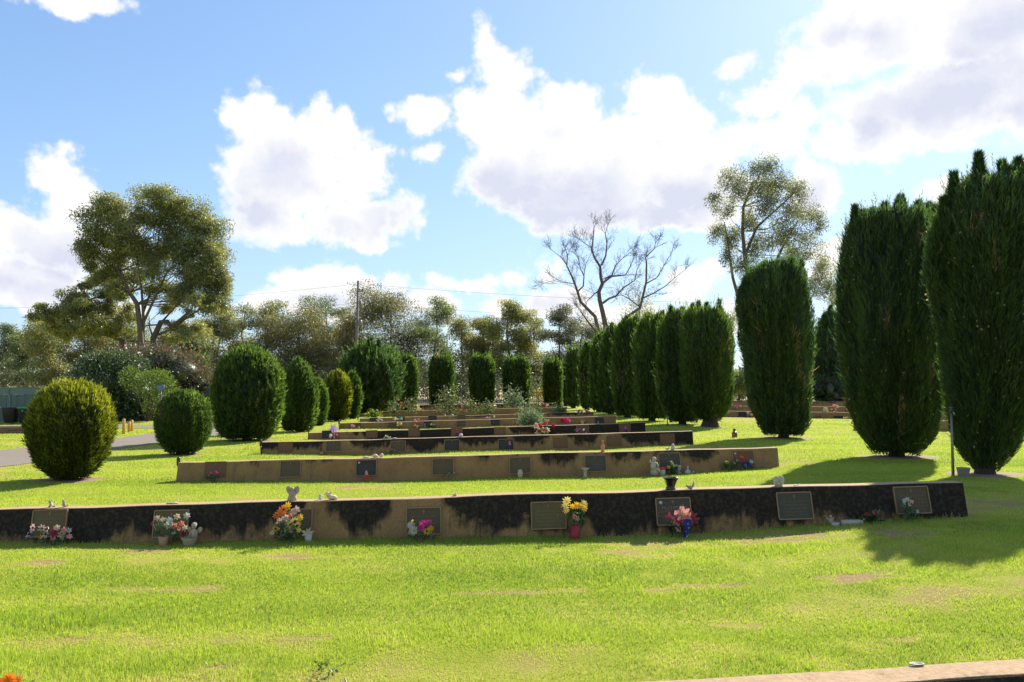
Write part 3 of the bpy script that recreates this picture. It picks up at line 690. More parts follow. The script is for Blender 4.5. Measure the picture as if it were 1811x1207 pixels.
# ------------------------------------------------------------------ clipped conifers
bark_dk = paint('conifer_bark', (.045, .032, .022), .9, .3, 20, bump=.6)
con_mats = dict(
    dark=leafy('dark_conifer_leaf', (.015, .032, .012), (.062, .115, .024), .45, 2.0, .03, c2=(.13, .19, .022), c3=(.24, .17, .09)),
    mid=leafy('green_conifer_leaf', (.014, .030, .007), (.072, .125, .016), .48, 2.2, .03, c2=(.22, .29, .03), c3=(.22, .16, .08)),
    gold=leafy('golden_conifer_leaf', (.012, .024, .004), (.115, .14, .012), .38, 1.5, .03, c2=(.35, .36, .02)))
def conifer(label, cat, cx, prof, n, L, W, mat, base=None, gy=None, Y=None, seed=0, flute=.085, outw=.35, spikes=(), golden=0.0, group=None, name='conifer', soil_r=None, trunk_r=.13, lean=.25, ragged=.10, kf=2.6, inset=.8, shoot=1.0):
    g = np.random.default_rng(seed + 100)
    base = G(cx, gy) if gy is not None else onground(cx, Y); Y = base.y
    prof = sorted([(P(cx, y, Y).z - base.z, (r - l) / 2 / F * Y, ((l + r) / 2 - cx) / F * Y) for y, l, r in prof])
    z = np.array([p[0] for p in prof]); r = np.array([p[1] for p in prof]); o = np.array([p[2] for p in prof])
    zz = np.linspace(z[0], z[-1], 90)
    def sm(a): a = np.interp(zz, z, a); return np.convolve(np.pad(a, 3, 'edge'), np.ones(7) / 7, 'valid')
    rr, oo = sm(r), sm(o); rr = np.maximum(rr - inset * L, rr * .35)
    ds = np.hypot(np.diff(zz), np.diff(rr)); wgt = (rr[1:] + rr[:-1]) * ds; cdf = np.concatenate([[0], np.cumsum(wgt)]); cdf /= cdf[-1]
    dr = np.gradient(rr, zz)
    ns, nb = SN(seed, 3, 10, kf), SN(seed + 1, 3, 10, 1.1)
    def surf(u, th):
        zc = np.interp(u, cdf, zz); rc = np.interp(zc, zz, rr); d = np.interp(zc, zz, dr)
        dirv = np.stack([np.cos(th), np.sin(th), np.zeros_like(th)], -1)
        q = np.stack([np.cos(th) * rc * 2.2, np.sin(th) * rc * 2.2, zc * .45], -1)
        f = 1 + flute * ns(q) + flute * .6 * nb(q)
        p = dirv * (rc * f)[:, None]; p[:, 0] += np.interp(zc, zz, oo); p[:, 2] = zc
        nn = unit(np.stack([np.cos(th), np.sin(th), -np.clip(d, -3, 3)], -1)); return p, nn, q, f, rc
    root = thing(name, label, cat, base, group)
    # inner body
    nu, nt = 36, 30
    u, th = np.meshgrid(np.linspace(0, 1, nu), np.linspace(0, 2 * np.pi, nt, endpoint=False), indexing='ij')
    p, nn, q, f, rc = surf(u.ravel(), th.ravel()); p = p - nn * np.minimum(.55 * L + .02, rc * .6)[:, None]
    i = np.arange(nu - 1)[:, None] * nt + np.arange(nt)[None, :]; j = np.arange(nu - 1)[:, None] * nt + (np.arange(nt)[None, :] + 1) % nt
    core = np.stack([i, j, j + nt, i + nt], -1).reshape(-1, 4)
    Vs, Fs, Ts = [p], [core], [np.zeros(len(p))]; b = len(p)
    # sprays
    u = g.uniform(0, 1, n); th = g.uniform(0, 2 * np.pi, n); p, nn, q, f, rc = surf(u, th)
    dep = g.uniform(0, 1, n) ** 2; p = p - nn * (dep * .9 * L)[:, None] - np.array([0, 0, .35 * L])
    d = unit(np.array([0, 0, 1.0]) + nn * (outw * g.uniform(.4, 1.6, n))[:, None] + g.normal(0, lean, (n, 3)))
    l = L * g.uniform(.55, 1.45, n) * (1 + (g.uniform(0, 1, n) < ragged) * g.uniform(.2, .9, n))
    V, Fq = diamonds(p, d, l, W * g.uniform(.6, 1.4, n), g)
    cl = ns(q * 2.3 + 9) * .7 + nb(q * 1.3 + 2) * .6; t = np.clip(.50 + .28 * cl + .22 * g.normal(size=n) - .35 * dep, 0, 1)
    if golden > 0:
        e = golden * np.clip(.35 + .5 * cl + 1.1 * nn[:, 2] + .55 * (nn[:, 0] * .55 + nn[:, 1] * .83) - .12 + .3 * g.normal(size=n), 0, 1.2) * (1 - dep); t = np.clip(t + e, 0, 2)  # yellow new growth; top and sun side also gilded with painted sunlight
    else: t = np.clip(t + (g.uniform(0, 1, n) < .03) * .6 * (1 - dep) + .6 * np.clip(nn[:, 2], 0, 1) * (1 - dep), 0, 1.8)  # upward facing sprays lightened, sunlit tops painted into the tint
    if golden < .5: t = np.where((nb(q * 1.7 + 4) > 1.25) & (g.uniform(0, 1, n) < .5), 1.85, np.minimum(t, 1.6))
    Vs.append(V); Fs.append(Fq + b); Ts.append(np.repeat(t, 4)); b += len(V)
    if golden < .5:   # little pale cones
        K = n // 260; u = g.uniform(0, 1, K); th = g.uniform(0, 2 * np.pi, K); p, nn, q, f, rc = surf(u, th)
        V, Fq = diamonds(p + nn * .3 * L, unit(g.normal(size=(K, 3))), np.full(K, min(.06, .4 * L)), min(.05, .35 * L), g); Vs.append(V); Fs.append(Fq + b); Ts.append(np.full(len(V), 1.95)); b += len(V)
    # feathery shoots standing off the surface
    K = int(n / 85); u = g.uniform(0, 1, K) ** .85; th = g.uniform(0, 2 * np.pi, K); p, nn, q, f, rc = surf(u, th)
    sdv = unit(np.array([0, 0, 1.0]) + nn * (outw * g.uniform(.5, 1.5, K))[:, None] + g.normal(0, .12, (K, 3))); sl_ = L * g.uniform(1.5, 3.6, K) * shoot
    M = 12; w = np.tile(np.linspace(0, 1, M), K); ii = np.repeat(np.arange(K), M)
    pp = p[ii] - nn[ii] * (.3 * L) + sdv[ii] * (sl_[ii] * w)[:, None]; dd = unit(sdv[ii] + g.normal(0, .33, (K * M, 3)))
    V, Fq = diamonds(pp, dd, L * .8 * (1.15 - .6 * w) * g.uniform(.7, 1.3, K * M), W * .9, g); t = np.clip(.6 + .25 * g.normal(size=K)[ii] + .4 * w * np.clip(nn[ii, 2] + .4, 0, 1) + (golden > .5) * .7 * np.clip(nn[ii, 2] + .25 * nn[ii, 0], 0, 1), 0, 2)  # shoots lightened upward and sunward, painted sunlight over the new growth
    Vs.append(V); Fs.append(Fq + b); Ts.append(np.repeat(t, 4)); b += len(V)
    for k, (sx, sy, *sr) in enumerate(spikes):
        tp = P(sx, sy, Y) - base; rad = (sr[0] if sr else .2); hgt = sr[1] if len(sr) > 1 else .9; m = int(n * .035 * (hgt / .9) * (rad / .2)) + 60
        h = g.uniform(0, 1, m) ** .8; a = g.uniform(0, 6.283, m); R0 = .78 * rad * (1 - h) ** 1.15 * g.uniform(.3, 1.1, m) + .008
        yo = g.uniform(-.5, .5) * rr.max() * max(0, 1 - abs(tp.x) / rr.max())
        pp = np.stack([tp.x + R0 * np.cos(a), yo + R0 * np.sin(a), tp.z - hgt + h * hgt - .6 * L], -1)
        dd = unit(np.stack([np.cos(a) * .3, np.sin(a) * .3, np.ones(m)], -1) + g.normal(0, .24, (m, 3)))
        V, Fq = diamonds(pp, dd, L * g.uniform(.7, 1.5, m), W * g.uniform(.7, 1.3, m), g)
        Vs.append(V); Fs.append(Fq + b); Ts.append(np.repeat(np.clip(.5 + .3 * g.normal(size=m), 0, 1.4), 4)); b += len(V)
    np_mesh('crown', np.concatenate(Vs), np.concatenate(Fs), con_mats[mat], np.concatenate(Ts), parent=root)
    mb = MB(); h0 = float(z[0]) + .45
    mb.lathe([(trunk_r * 1.5, -.1), (trunk_r * 1.2, .06), (trunk_r, .2), (trunk_r * .8, h0)], 9, (0, 0, 0), bark_dk); mb.build('trunk', root)
    if soil_r: soil(base, soil_r * .88)
    return root
RG, LG, BG = 'row of tall conifers on the right', 'row of clipped bushes on the left', 'clipped conifers across the back'
conifer('tallest ragged topped conifer cut by the right edge of the photo', 'conifer', 1742, [(832, 1722, 1764), (815, 1702, 1788), (795, 1693, 1800), (750, 1683, 1815), (680, 1674, 1828), (600, 1668, 1838), (520, 1660, 1845), (450, 1654, 1848), (400, 1660, 1848), (360, 1680, 1840), (330, 1704, 1826), (316, 1728, 1808)],
    64000, .125, .0145, 'dark', gy=839, seed=1, spikes=[(1690, 304, .30, 1.1), (1745, 264, .36, 1.1), (1802, 280, .38, 1.0), (1772, 300, .34, .8), (1722, 312, .34, .8), (1710, 325, .3, .7), (1785, 296, .3, .7), (1668, 350, .28, .9), (1650, 420, .22, .8), (1830, 312, .36, .9), (1760, 290, .2, .7)], group=RG, soil_r=.62, flute=.09)
conifer('broad tall conifer with a jagged top left of the metal stake', 'conifer', 1586, [(803, 1548, 1622), (790, 1533, 1640), (760, 1512, 1658), (700, 1496, 1670), (620, 1488, 1674), (540, 1488, 1672), (460, 1492, 1668), (415, 1500, 1664), (388, 1510, 1656), (374, 1535, 1642)],
    60000, .13, .016, 'dark', gy=808, seed=2, spikes=[(1512, 364, .26, .9), (1528, 372, .26, .7), (1545, 370, .3, .7), (1560, 362, .3, .6), (1578, 360, .32, .7), (1601, 343, .46, .9), (1622, 358, .32, .7), (1640, 362, .3, .7), (1654, 364, .24, .8), (1520, 390, .28, .7)], group=RG, soil_r=.8, flute=.07)
conifer('flat topped conifer standing alone in front of the tall gum tree', 'conifer', 1386, [(770, 1352, 1420), (755, 1340, 1430), (720, 1325, 1438), (660, 1318, 1440), (600, 1312, 1440), (550, 1306, 1438), (510, 1310, 1434), (485, 1322, 1430), (470, 1340, 1425), (462, 1360, 1410)],
    46000, .14, .019, 'dark', gy=775, seed=3, spikes=[(1352, 464, .2, .5), (1390, 462, .22, .5), (1417, 460, .2, .6)], group=RG, soil_r=.8)
conifer('conifer with a bare dark trunk foot, first of the dense row', 'conifer', 1256, [(744, 1240, 1272), (733, 1226, 1284), (710, 1212, 1292), (670, 1205, 1297), (620, 1203, 1297), (575, 1206, 1292), (555, 1212, 1284), (545, 1225, 1275)],
    26000, .15, .023, 'mid', gy=755, seed=4, spikes=[(1225, 538, .2, .6), (1248, 536, .2, .6), (1271, 530, .14, .7), (1238, 532, .2, .5)], inset=.25, group=RG, soil_r=.6, trunk_r=.28)
conifer('conifer second in the dense row, with a thin stake at its left foot', 'conifer', 1207, [(747, 1186, 1232), (735, 1178, 1240), (700, 1168, 1250), (640, 1164, 1252), (590, 1168, 1250), (560, 1178, 1245), (548, 1190, 1235)],
    20000, .16, .026, 'mid', gy=751, seed=5, spikes=[(1185, 542, .2, .6), (1205, 545, .2, .5)], inset=.25, group=RG, soil_r=.5)
conifer('third conifer of the dense row right of centre', 'conifer', 1153, [(741, 1132, 1178), (730, 1126, 1184), (690, 1122, 1190), (640, 1122, 1192), (590, 1126, 1190), (566, 1134, 1180), (556, 1145, 1170)],
    17000, .17, .03, 'mid', gy=745, seed=6, spikes=[(1150, 553, .2, .5), (1172, 550, .2, .5)], inset=.25, group=RG)
conifer('fourth conifer of the dense row right of centre', 'conifer', 1110, [(736, 1092, 1130), (725, 1086, 1138), (680, 1083, 1142), (620, 1084, 1142), (585, 1090, 1138), (570, 1098, 1130), (563, 1108, 1124)],
    9000, .2, .045, 'mid', gy=739, seed=7, spikes=[(1108, 560, .2, .5), (1125, 558, .2, .5)], inset=.25, group=RG)
conifer('fifth conifer of the dense row, below the dead tree', 'conifer', 1080, [(731, 1068, 1096), (722, 1062, 1104), (670, 1060, 1106), (620, 1062, 1104), (590, 1068, 1098), (578, 1076, 1090)], 7500, .22, .05, 'mid', gy=733, seed=8, spikes=[(1082, 571, .2, .5)], inset=.25, group=RG)
conifer('sixth conifer of the dense row, slim and leaning left at its top', 'conifer', 1059, [(726, 1050, 1072), (715, 1046, 1078), (660, 1044, 1080), (620, 1046, 1078), (600, 1052, 1072), (592, 1058, 1068)], 6500, .24, .055, 'mid', gy=729, seed=9, spikes=[(1064, 588, .2, .5)], inset=.25, group=RG)
conifer('slender conifer seventh in the dense row', 'conifer', 1038, [(722, 1030, 1048), (712, 1026, 1052), (660, 1025, 1054), (625, 1028, 1051), (612, 1034, 1046)], 5500, .25, .06, 'mid', gy=725, seed=10, spikes=[(1037, 606, .2, .5)], inset=.25, group=RG)
conifer('square shouldered conifer last in the dense row', 'conifer', 1014, [(719, 1006, 1024), (708, 1002, 1028), (660, 1002, 1028), (630, 1003, 1027), (621, 1006, 1024)], 5500, .25, .06, 'mid', gy=722, seed=11, spikes=[(1008, 615, .2, .4), (1020, 616, .2, .4)], inset=.25, group=RG)
conifer('low dark conifer squeezed at the far left end of the dense row', 'conifer', 1000, [(718, 994, 1008), (700, 992, 1010), (660, 993, 1009), (645, 996, 1006)], 4000, .26, .06, 'dark', Y=60, seed=12, group=RG)
conifer('dark broad conifer behind the right terraces between two tall ones', 'conifer', 1468, [(722, 1448, 1490), (690, 1432, 1505), (640, 1430, 1508), (600, 1436, 1500), (570, 1446, 1492), (552, 1458, 1482)], 9000, .26, .06, 'dark', Y=54, seed=13, spikes=[(1470, 540, .3, .8), (1455, 556, .25, .7), (1484, 552, .25, .7)], group='dark conifers behind the right terraces')
conifer('dark conifer far behind, glimpsed left of the tallest tree', 'conifer', 1684, [(716, 1660, 1712), (680, 1652, 1720), (630, 1655, 1716), (590, 1666, 1704), (575, 1678, 1692)], 7000, .26, .06, 'dark', Y=52, seed=14, group='dark conifers behind the right terraces')
# left row
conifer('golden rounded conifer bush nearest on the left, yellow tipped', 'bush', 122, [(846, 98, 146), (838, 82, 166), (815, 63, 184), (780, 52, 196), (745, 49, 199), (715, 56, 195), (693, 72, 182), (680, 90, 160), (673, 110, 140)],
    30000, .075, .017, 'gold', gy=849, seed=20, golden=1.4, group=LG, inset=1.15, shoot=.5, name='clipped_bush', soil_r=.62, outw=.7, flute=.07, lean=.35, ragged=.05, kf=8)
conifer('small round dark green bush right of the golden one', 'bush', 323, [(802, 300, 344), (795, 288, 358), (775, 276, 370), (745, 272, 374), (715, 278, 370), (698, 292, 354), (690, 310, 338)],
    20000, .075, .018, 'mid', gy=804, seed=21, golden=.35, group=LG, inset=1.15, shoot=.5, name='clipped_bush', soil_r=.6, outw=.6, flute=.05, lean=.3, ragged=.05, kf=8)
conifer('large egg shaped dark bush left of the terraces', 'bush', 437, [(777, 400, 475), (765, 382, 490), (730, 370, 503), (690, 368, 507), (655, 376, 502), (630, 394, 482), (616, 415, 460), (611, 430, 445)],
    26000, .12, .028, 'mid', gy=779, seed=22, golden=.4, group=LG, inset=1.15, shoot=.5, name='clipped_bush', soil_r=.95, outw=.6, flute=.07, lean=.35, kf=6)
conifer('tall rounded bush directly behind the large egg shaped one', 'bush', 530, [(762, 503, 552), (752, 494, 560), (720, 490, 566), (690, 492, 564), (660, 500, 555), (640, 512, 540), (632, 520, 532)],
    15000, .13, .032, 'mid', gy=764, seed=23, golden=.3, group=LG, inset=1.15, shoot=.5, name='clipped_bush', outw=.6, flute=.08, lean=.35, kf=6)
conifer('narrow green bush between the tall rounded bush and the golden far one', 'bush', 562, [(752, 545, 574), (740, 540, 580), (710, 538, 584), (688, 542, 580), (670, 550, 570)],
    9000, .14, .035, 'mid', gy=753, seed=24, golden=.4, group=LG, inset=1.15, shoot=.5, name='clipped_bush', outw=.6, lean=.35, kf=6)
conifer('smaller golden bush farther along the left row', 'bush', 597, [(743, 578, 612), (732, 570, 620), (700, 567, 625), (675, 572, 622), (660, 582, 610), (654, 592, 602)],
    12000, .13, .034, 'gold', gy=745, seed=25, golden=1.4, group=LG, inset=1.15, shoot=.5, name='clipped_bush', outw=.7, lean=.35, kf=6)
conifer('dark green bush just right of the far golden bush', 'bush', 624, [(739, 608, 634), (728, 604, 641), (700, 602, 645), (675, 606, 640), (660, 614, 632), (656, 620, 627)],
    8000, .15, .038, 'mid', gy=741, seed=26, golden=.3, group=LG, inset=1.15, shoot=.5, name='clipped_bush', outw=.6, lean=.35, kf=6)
conifer('big loose dark conifer at the left end of the back row', 'conifer', 655, [(732, 632, 684), (715, 618, 700), (685, 602, 712), (660, 598, 715), (640, 604, 708), (622, 618, 694), (610, 635, 675)],
    13000, .26, .055, 'dark', gy=734, seed=27, spikes=[(622, 622, .25, .8), (640, 606, .25, .8), (657, 598, .25, .9), (672, 604, .25, .8), (690, 618, .25, .8), (705, 640, .2, .7)], group=BG, outw=.6, flute=.14, lean=.3)
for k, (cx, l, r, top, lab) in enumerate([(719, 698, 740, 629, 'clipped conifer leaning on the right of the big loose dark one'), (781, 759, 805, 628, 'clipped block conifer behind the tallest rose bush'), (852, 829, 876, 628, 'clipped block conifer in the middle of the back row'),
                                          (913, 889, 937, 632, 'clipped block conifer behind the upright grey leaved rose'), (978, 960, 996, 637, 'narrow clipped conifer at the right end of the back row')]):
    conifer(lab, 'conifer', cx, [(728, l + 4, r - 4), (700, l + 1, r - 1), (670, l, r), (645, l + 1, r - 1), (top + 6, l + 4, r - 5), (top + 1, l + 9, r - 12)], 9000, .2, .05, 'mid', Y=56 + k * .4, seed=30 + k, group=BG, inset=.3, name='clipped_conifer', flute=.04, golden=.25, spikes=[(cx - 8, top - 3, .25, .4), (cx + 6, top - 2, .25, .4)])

# ------------------------------------------------------------------ gum trees and other broadleaf trees
bark = paint('gum_bark', (.125, .092, .066), .9, .35, 6, bump=.5)
bark_d = paint('dark_bark', (.075, .055, .042), .9, .35, 6, bump=.5)
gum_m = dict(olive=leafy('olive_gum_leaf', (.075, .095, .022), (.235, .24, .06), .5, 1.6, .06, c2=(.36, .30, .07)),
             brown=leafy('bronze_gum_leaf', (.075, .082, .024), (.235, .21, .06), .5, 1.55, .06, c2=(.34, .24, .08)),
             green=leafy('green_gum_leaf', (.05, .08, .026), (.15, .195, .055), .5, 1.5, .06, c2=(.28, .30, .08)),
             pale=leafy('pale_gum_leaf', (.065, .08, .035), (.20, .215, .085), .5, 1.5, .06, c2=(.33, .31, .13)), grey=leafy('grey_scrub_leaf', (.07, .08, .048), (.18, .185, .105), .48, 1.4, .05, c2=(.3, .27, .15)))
def tree(label, cat, trunk_px, blobs, Y, n, L, W, mat, seed, bm=None, limbs=(), group='gum trees behind the cemetery', name='gum_tree', tr=.3, droop=.6, sub=18, spread=.27, twig=True, depth=1.0):
    """trunk_px: pixels of the stem from the ground up; blobs: leaf masses (px, py, rx, ry) given their own depth"""
    g = np.random.default_rng(seed + 500); bm = bm or bark
    base = onground(trunk_px[0][0], Y); root = thing(name, label, cat, base, group); bias = float(g.uniform(-.3, .4)) if seed >= 40 else .1
    st = [P(x, y, Y) - base for x, y in trunk_px]; st[0] = Vector((0, 0, -.2))
    dz = [0] + list(np.cumsum(g.normal(0, .25, len(st) - 1))); st = [p + Vector((0, d, 0)) for p, d in zip(st, dz)]
    mb = MB(); k = len(st); mb.tube(st, [tr * (1 - .6 * i / max(1, k - 1)) for i in range(k)], 8, bm)
    for lp, r0 in limbs:
        pts = [P(x, y, Y) - base for x, y in lp]; yy = np.cumsum(g.normal(0, .35, len(pts))); yy -= yy[0]
        mb.tube([p + Vector((0, float(d), 0)) for p, d in zip(pts, yy)], [r0 * (1 - .75 * i / (len(pts) - 1)) for i in range(len(pts))], 6, bm)
    area = sum(b[2] * b[3] for b in blobs); Vs, Fs, Ts, bb = [], [], [], 0
    for bx, by, rx, ry in blobs:
        rxm, rym = rx / F * Y, ry / F * Y
        c = P(bx, by, Y) - base; c = c + Vector((0, float(g.normal(0, .55) * rxm * 1.6 * depth), 0))
        j = min(range(k), key=lambda q: (st[q] - c).length + (3 if st[q].z > c.z - .2 else 0)); s = st[j]
        mid = s.lerp(c, .5) + Vector((float(g.normal(0, .1)) * rxm, 0, -.18 * (c - s).length * .5)); rb = tr * .22 * min(1, rxm / 1.6 + .2)
        mb.tube([s, s.lerp(mid, .6), mid, mid.lerp(c, .6) + Vector((0, 0, .05)), c], [rb, rb * .85, rb * .65, rb * .5, rb * .3], 5, bm)
        m = max(3, int(n * rx * ry / area)); ns_ = max(3, int(sub * (.5 + rx / 160)))
        sd = unit(g.normal(size=(ns_, 3))) * (g.uniform(.05, 1, ns_) ** .4)[:, None] * np.array([rxm, rxm * .9, rym])
        if twig:
            for q in sd: e = c + Vector(q.tolist()) * .92; mb.tube([c, c.lerp(e, .5) + Vector((0, 0, .06 * rxm)), e], [rb * .3, rb * .2, .012], 3, bm, cap=False)
        w = g.dirichlet(np.ones(ns_) * 6); idx = g.choice(ns_, m, p=w)
        ctr = np.array(c) + sd[idx]; p = ctr + np.clip(g.normal(size=(m, 3)), -1.45, 1.45) * np.array([rxm, rxm, rym * .9]) * spread
        d = unit(np.array([0, 0, -droop]) + g.normal(0, .7, (m, 3)))
        V, Fq = diamonds(p, d, L * g.uniform(.6, 1.4, m), W * g.uniform(.6, 1.4, m), g); st_ = g.normal(0, .22, ns_)
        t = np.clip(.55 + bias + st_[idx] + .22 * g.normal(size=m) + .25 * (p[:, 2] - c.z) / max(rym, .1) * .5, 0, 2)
        Vs.append(V); Fs.append(Fq + bb); Ts.append(np.repeat(t, 4)); bb += len(V)
    mb.build('trunk', root)
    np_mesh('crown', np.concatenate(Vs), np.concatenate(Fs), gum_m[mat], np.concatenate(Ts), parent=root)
    return root
def cs(lst, s, x0, y0): return [(x0 + a / s, y0 + b / s) + tuple(c / s for c in r) for a, b, *r in lst]
A = lambda l: cs(l, 3.017, 0, 300)
tree('largest spreading gum tree at left with open olive crown', 'tree', A([(762, 1260), (762, 940), (755, 840), (742, 720), (705, 660), (640, 545), (620, 430)]),
     A([(640, 190, 110, 75), (850, 150, 115, 65), (980, 220, 110, 75), (1090, 310, 100, 80), (575, 300, 90, 80), (700, 330, 110, 80), (900, 300, 90, 70), (520, 430, 80, 65), (640, 450, 110, 80), (790, 440, 100, 80), (940, 420, 110, 80), (1100, 430, 95, 90), (480, 510, 40, 40), (700, 560, 80, 55),
        (840, 540, 90, 60), (990, 530, 90, 70), (1120, 550, 80, 80), (1170, 650, 65, 65), (940, 660, 50, 45), (600, 560, 60, 45), (760, 250, 60, 60), (1040, 640, 50, 45), (1180, 730, 50, 40), (1090, 700, 70, 45), (1010, 610, 70, 50), (860, 620, 60, 40), (640, 640, 60, 40), (540, 560, 60, 45), (500, 470, 60, 50), (1150, 600, 70, 60), (800, 650, 50, 35), (730, 420, 90, 60), (1060, 400, 80, 60), (930, 180, 80, 50), (1060, 270, 80, 70), (560, 235, 60, 60), (1150, 480, 60, 80), (1185, 600, 50, 70), (1140, 720, 70, 60), (560, 370, 80, 60), (860, 250, 80, 60), (980, 700, 60, 45)]),
     56, 105000, .185, .058, 'olive', 1, tr=.23, sub=26, spread=.32, depth=.6,
     limbs=[(A([(762, 940), (770, 800), (765, 640), (730, 480), (700, 330)]), .13), (A([(755, 840), (830, 700), (900, 560), (1000, 400)]), .11), (A([(765, 760), (800, 640), (830, 420), (850, 230)]), .10)])
tree('dark crooked gum limb tree standing at the right foot of the largest gum', 'tree', A([(822, 1250), (820, 940), (818, 900), (862, 815), (905, 815), (930, 842), (985, 820), (1050, 765)]),
     A([(1090, 720, 60, 40), (1000, 760, 40, 30), (960, 850, 50, 25), (1000, 880, 50, 35), (1060, 690, 40, 40)]), 54, 2600, .2, .06, 'olive', 2, bm=bark_d, tr=.24,
     limbs=[(A([(826, 890), (900, 862), (985, 850)]), .1), (A([(930, 842), (1000, 790), (1080, 740)]), .1), (A([(862, 815), (960, 700), (1000, 600)]), .07), (A([(820, 910), (800, 840), (790, 780)]), .08)])
tree('lower dark gum tree growing left of the largest gum', 'tree', A([(668, 1240), (655, 915), (600, 885), (570, 800), (500, 700), (450, 620)]),
     A([(440, 600, 80, 45), (540, 630, 90, 55), (610, 640, 70, 60), (390, 690, 60, 55), (340, 770, 70, 60), (470, 730, 80, 65), (260, 740, 55, 35), (560, 740, 60, 65), (340, 860, 70, 60), (430, 830, 70, 60), (200, 790, 40, 25), (300, 830, 80, 60), (480, 830, 90, 60), (420, 720, 90, 60), (580, 830, 80, 60), (520, 560, 70, 50), (700, 770, 60, 50), (660, 850, 80, 50), (880, 720, 50, 45), (1030, 850, 70, 45), (900, 900, 60, 40)]), 57, 38000, .20, .062, 'olive', 3, bm=bark_d, tr=.25,
     limbs=[(A([(655, 915), (600, 885), (480, 810), (440, 830)]), .09)])
B = lambda l: cs(l, 3.45, 1220, 270)
tree('tall airy gum tree rising behind the flat topped conifer at right', 'tree', B([(390, 1480), (372, 900), (350, 730), (340, 620), (322, 480), (330, 330), (390, 180)]),
     B([(400, 140, 97, 92), (250, 160, 78, 80), (125, 300, 49, 46), (560, 205, 97, 84), (625, 270, 65, 67), (300, 270, 91, 92), (430, 330, 84, 92), (215, 335, 58, 70), (560, 430, 130, 118), (720, 350, 80, 70), (755, 440, 54, 75), (200, 490, 65, 84), (300, 510, 78, 92), (400, 570, 65, 84), (490, 520, 84, 101),
        (735, 560, 84, 75), (220, 645, 44, 57), (300, 690, 78, 75), (785, 730, 78, 118), (640, 600, 78, 75), (470, 230, 65, 84), (850, 860, 52, 84), (760, 820, 52, 67), (350, 420, 78, 84), (265, 1030, 45, 67)]),
     62, 40000, .18, .054, 'pale', 4, bm=bark, tr=.21, sub=26, spread=.3,
     limbs=[(B([(372, 900), (300, 880), (268, 760), (240, 560), (215, 420)]), .17), (B([(372, 900), (480, 780), (545, 640), (600, 540), (690, 400)]), .18), (B([(340, 620), (400, 460), (520, 350), (600, 270)]), .12), (B([(480, 780), (600, 660), (740, 640), (850, 655)]), .05)])
tree('thin pale sapling between the flat topped and broad conifers', 'tree', [(1478, 715), (1478, 600), (1480, 540)], [(1480, 520, 22, 18), (1472, 545, 18, 16), (1490, 545, 14, 14), (1468, 575, 16, 16)], 66, 900, .2, .06, 'olive', 5, tr=.1)
def auto(label, cx, top, hw, Y, mat, n, seed, nb=8, bot=660, bm=None, sparse=1.0, cat='tree', name='gum_tree', L=.19, W=.07, tr=.12, flat=1.0):
    g = random.Random(seed); bl = []; hw *= 1.22; n = int(n * 2.2)
    for k in range(nb):
        f = k / max(1, nb - 1); y = top + 14 * flat + (bot - top - 24) * f * g.uniform(.75, 1.05)
        wd = hw * (1 - .3 * abs(f - .45)); x = cx + g.uniform(-1, 1) * wd * (.15 if k == 0 else .8); s = hw * g.uniform(.45, .82)
        bl.append((x, max(y, top + s * .6), s, s * g.uniform(.55, .8)))
    tx = cx + g.uniform(-.2, .2) * hw
    tree(label, cat, [(tx, 700), (tx + g.uniform(-3, 3), 650), (cx + g.uniform(-4, 4), (top + 650) / 2), (cx, top + 18)], bl, Y, int(n * 3.0), L * sparse, W, mat, seed, bm=bm, tr=tr, name=name, sub=20, spread=.34)
